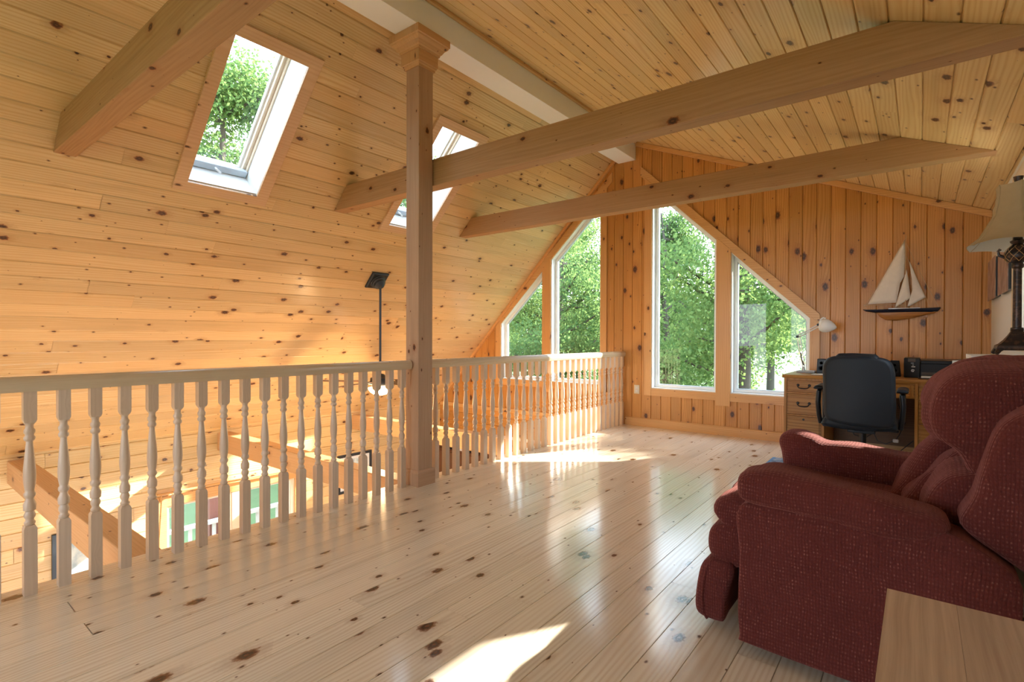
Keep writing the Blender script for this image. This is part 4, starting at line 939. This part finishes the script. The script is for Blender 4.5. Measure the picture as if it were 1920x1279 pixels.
for k in range(5):
    a = R(215+72*k); c_, s_ = math.cos(a), math.sin(a); q = MB()
    def bl(r_, wd, dz): return (rx+r_*c_-s_*wd, FY+r_*s_+c_*wd, .612+dz)
    pts = [(.17, -.045), (.60, -.062), (.64, -.04), (.65, 0), (.64, .04), (.60, .062), (.17, .045)]
    V = [bl(r_, wd, wd*.2) for r_, wd in pts]+[bl(r_, wd, wd*.2+.007) for r_, wd in pts]; m = len(pts)
    q.faces(V, [tuple(range(m-1, -1, -1)), tuple(range(m, 2*m))]+[(i, (i+1) % m, m+(i+1) % m, m+i) for i in range(m)]); bd = q.build('blade', 'darkwood', cf, grain='x')
    q = MB(); q.tube([bl(.09, 0, -.005), bl(.15, 0, -.012), bl(.22, 0, -.004)], .008, 8); q.build('blade_iron', 'iron', bd)
q = MB(); q.lathe([(.560, .07), (.548, .128), (.530, .125), (.500, .105), (.478, .070), (.468, .030), (.465, .004)], (rx, FY, 0), 28); q.build('light_bowl', 'glow', cf)
pl = bpy.data.lights.new('fan_light', 'POINT'); plo = bpy.data.objects.new('fan_light', pl); COL.objects.link(plo); plo.location = (rx, FY, .40); pl.energy = 12; pl.color = (1, .68, .36); pl.shadow_soft_size = .06

# ---- framed pictures and odds and ends on the storey below -----------------------------
def framed(y0, y1, z0, z1, label, art='bluepic'):
    t = thing('framed_picture', label, 'picture', (XL, (y0+y1)/2, z0))
    P = [(y0, z0), (y1, z0), (y1, z1), (y0, z1)]; F2 = lambda y, z, t_: (XL+t_, y, z)
    q = MB(); ring(q, P, inset(P, .035), .0, .030, F2); q.build('frame', 'iron', t, bevel=.003)
    q = MB(); q.faces([F2(*p, .012) for p in inset(P, .034)], [(0, 1, 2, 3)]); q.build('mat_board', 'paper', t)
    q = MB(); q.faces([F2(*p, .014) for p in inset(P, .075)], [(0, 1, 2, 3)]); q.build('print', art, t)
framed(4.154, 4.712, -1.08, -.545, 'black framed pale blue picture on the lower wall left of the post')
framed(1.155, 1.66, -1.35, -.74, 'black framed print on the lower wall, seen under the nearest tie beam')
t = thing('wall_cabinet', 'dark wooden cabinet on the lower storey against the gable wall', 'cabinet', (-5.6, 5.95, ZG))
q = MB(); q.box(-6.28, -4.95, 5.80, 6.10, ZG, -.66); q.build('body', 'darkwood', t, grain='z', bevel=.004)
for x in (-6.27, -5.83, -5.39): q = MB(); q.box(x, x+.42, 5.785, 5.80, ZG+.1, -.70); q.build('door', 'darkwood', t, grain='z', bevel=.003)
for x, lab, mt in ((-5.86, 'black speaker box on the dark cabinet, the left one', 'blkplastic'), (-5.40, 'black box on the dark cabinet, the right one', 'blkplastic')):
    q = MB(); q.box(x, x+.10, 5.84, 5.98, -.66, -.50); tag(q.build('box', mt, bevel=.005), lab, 'box')
q = MB(); q.box(-5.72, -5.55, 5.84, 6.0, -.66, -.55); tag(q.build('box', 'paper', bevel=.005), 'white box on the dark cabinet between the two black ones', 'box')
q = MB(); q.lathe([(0, .030), (-.012, .030), (-.016, .022), (-.016, .012), (-.004, .010)], (-6.19, YW, -.27), 20, ax='y'); tag(q.build('round_hook', 'pinkring'), 'small round pink hook on the gable wall below loft level', 'hook')

# ================================================================== outdoors
q = MB(); q.box(-90, 60, -60, 110, -3.25, -3.0); struct(q.build('ground', 'grass'), 'grassy ground around the house', 'ground')
q = MB(); q.box(-8.6, -6.46, -1, 6.6, -2.75, -2.55); tag(q.build('porch_deck', 'deck', bevel=.01), 'pale wooden porch deck outside the lower double window', 'deck')
ph = thing('porch', 'reddish stained porch posts and header outside the lower double window', 'porch', (-8.3, 3.0, -2.55))
q = MB(); q.box(-8.45, -8.25, -.9, 6.5, -1.02, -.74); q.build('header', 'porch', ph, grain='y')
for y in (-.7, 3.30, 6.2): q = MB(); q.box(-8.43, -8.27, y, y+.18, -2.55, -1.02); q.build('post', 'porch', ph, grain='z')
pl_ = thing('porch_railing', 'pale slatted porch railing outside the lower double window', 'railing', (-8.3, 3.0, -2.55))
for x0, x1, z0, z1 in ((-8.23, -8.15, -1.65, -1.60), (-8.22, -8.16, -2.47, -2.42)): q = MB(); q.box(x0, x1, -.9, 6.5, z0, z1); q.build('rail', 'deck', pl_, grain='y')
for k in range(46): q = MB(); q.box(-8.21, -8.17, -.85+k*.16, -.81+k*.16, -2.42, -1.65); q.build('picket', 'deck', pl_, grain='z')

def tree_meshes(seed, h, cr, nl, leafmat_, low=0.25, lsize=.15):
    rg = random.Random(seed)
    tb = MB(); tip = Vector((rg.uniform(-.3, .3), rg.uniform(-.3, .3), h*.92)); tr = []
    for k in range(7):
        t = k/6; tr.append(Vector((tip.x*t+rg.uniform(-.08, .08), tip.y*t+rg.uniform(-.08, .08), tip.z*t)))
    tb.tube(tr, [.16*(1-.85*k/6)*h/8 for k in range(7)], 9)
    anchors = []
    for b in range(26):
        t = rg.uniform(low, .95); k = t*6; i = min(5, int(k)); base = tr[i].lerp(tr[i+1], k-i)
        a = rg.uniform(0, 6.283); ln = cr*(1.05-abs(t-.5)*1.1)*rg.uniform(.6, 1.0)
        d = Vector((math.cos(a), math.sin(a), rg.uniform(.1, .7))).normalized()
        P = [base, base+d*ln*.5+Vector((0, 0, rg.uniform(-.1, .15))), base+d*ln+Vector((0, 0, rg.uniform(-.25, .2)))]
        tb.tube(P, [.06, .04, .016], 6)
        for q_ in (.45, .65, .85, 1.0): anchors.append(P[0].lerp(P[1], q_*2) if q_ < .5 else P[1].lerp(P[2], q_*2-1))
        for s_ in range(2):
            e = P[1]+Vector((rg.uniform(-1, 1), rg.uniform(-1, 1), rg.uniform(-.3, .5)))*ln*.45; tb.tube([P[1], e], [.018, .006], 5); anchors.append(e)
    V = []; F = []; cols = []
    for i in range(nl):
        c = rg.choice(anchors); sp = .30*cr/2.2
        p = c+Vector((rg.gauss(0, sp), rg.gauss(0, sp), rg.gauss(0, sp*.7)))
        n1 = Vector((rg.gauss(0, 1), rg.gauss(0, 1), rg.gauss(0, .5)+.5)).normalized(); a1 = n1.orthogonal().normalized()
        a1 = Matrix.Rotation(rg.uniform(0, 6.28), 3, n1) @ a1; b1 = n1.cross(a1); s = lsize*rg.uniform(.6, 1.25); k = len(V)
        V += [p-a1*s*.5, p+b1*s*.34-n1*s*.05, p+a1*s*.55, p-b1*s*.34-n1*s*.05]; F.append((k, k+1, k+2, k+3))
        cols.append(rg.random())
    me = bpy.data.meshes.new('foliage'); me.from_pydata([tuple(v) for v in V], [], F)
    ca = me.color_attributes.new('rnd', 'FLOAT_COLOR', 'CORNER'); arr = []
    for c in cols: arr += [c, c, c, 1]*4
    ca.data.foreach_set('color', arr); me.materials.append(M[leafmat_])
    tbo = tb.build('trunk', 'bark', grain='z'); tme = tbo.data; bpy.data.objects.remove(tbo); tme.name = 'trunk'
    return tme, me
PROTO = [tree_meshes(101, 9.5, 2.35, 30000, 'leaf', .15, .085), tree_meshes(102, 11.0, 2.55, 34000, 'leaf', .2, .09), tree_meshes(103, 9.0, 2.3, 30000, 'leaf2', .12, .085), tree_meshes(104, 3.4, 1.7, 13000, 'leaf', .05, .085)]
def tree(x, y, z, k, rz, s, label, group, nm='tree'):
    t = thing(nm, label, 'tree' if nm == 'tree' else 'bush', (x, y, z), group); t.rotation_euler = (0, 0, rz); t.scale = (s, s, s)
    for n2, me in zip(('trunk', 'foliage'), PROTO[k]):
        o = bpy.data.objects.new(n2, me); COL.objects.link(o); o.parent = t
rg = random.Random(77)
TG = 'leafy trees outside the gable windows'
for (x, y, k) in ((-3.1, 12.2, 1), (-8.3, 12.6, 2), (-13.7, 13.0, 1), (-6.8, 17.6, 2), (-1.4, 17.5, 0), (-12.9, 18.8, 1), (-18.1, 18.2, 0), (-3.2, 23.2, 1), (-8.6, 23.4, 2), (-14.2, 23.6, 1), (-19.8, 23.8, 1), (-6.0, 29.0, 1), (-11.6, 29.2, 1), (-17.2, 29.4, 2), (-23.0, 29.0, 1), (-24.0, 18.4, 1)):
    tree(x, y, -3.0, k, rg.uniform(0, 6.28), rg.uniform(.98, 1.05), 'green leafy tree of the woods seen through the gable windows', TG)
tree(1.5, 11.6, -3.0, 0, 1.0, .86, 'unseen leafy tree added right of the gable windows to shade them', None)  # added out of view to block sun from the right pair of windows
BG = 'bushes below the trees outside'
for k in range(5):
    tree(-1.6-k*3.2, 8.8+.12*k+(.3 if k % 2 else 0), -3.0, 3, rg.uniform(0, 6.28), rg.uniform(.85, 1.0), 'bright green bush under the trees seen through the gable windows', BG, 'bush')
HG = 'far thicket at the edge of the woods'
for k in range(6):
    tree(-2.4-k*7.2, 35.5, -3.0, 3, rg.uniform(0, 6.28), 2.05, 'far dark green thicket between the trunks beyond the gable windows', HG, 'bush')
SG = 'tall trees outside the skylights'
for (x, y, k, s) in ((-14.4, 5.9, 1, 1.12), (-18.6, 10.4, 0, 1.2), (-22.0, 3.2, 1, 1.25), (-13.8, -1.6, 0, 1.1)):
    tree(x, y, -3.0, k, rg.uniform(0, 6.28), s, 'tall green tree rising beyond the skylights', SG)
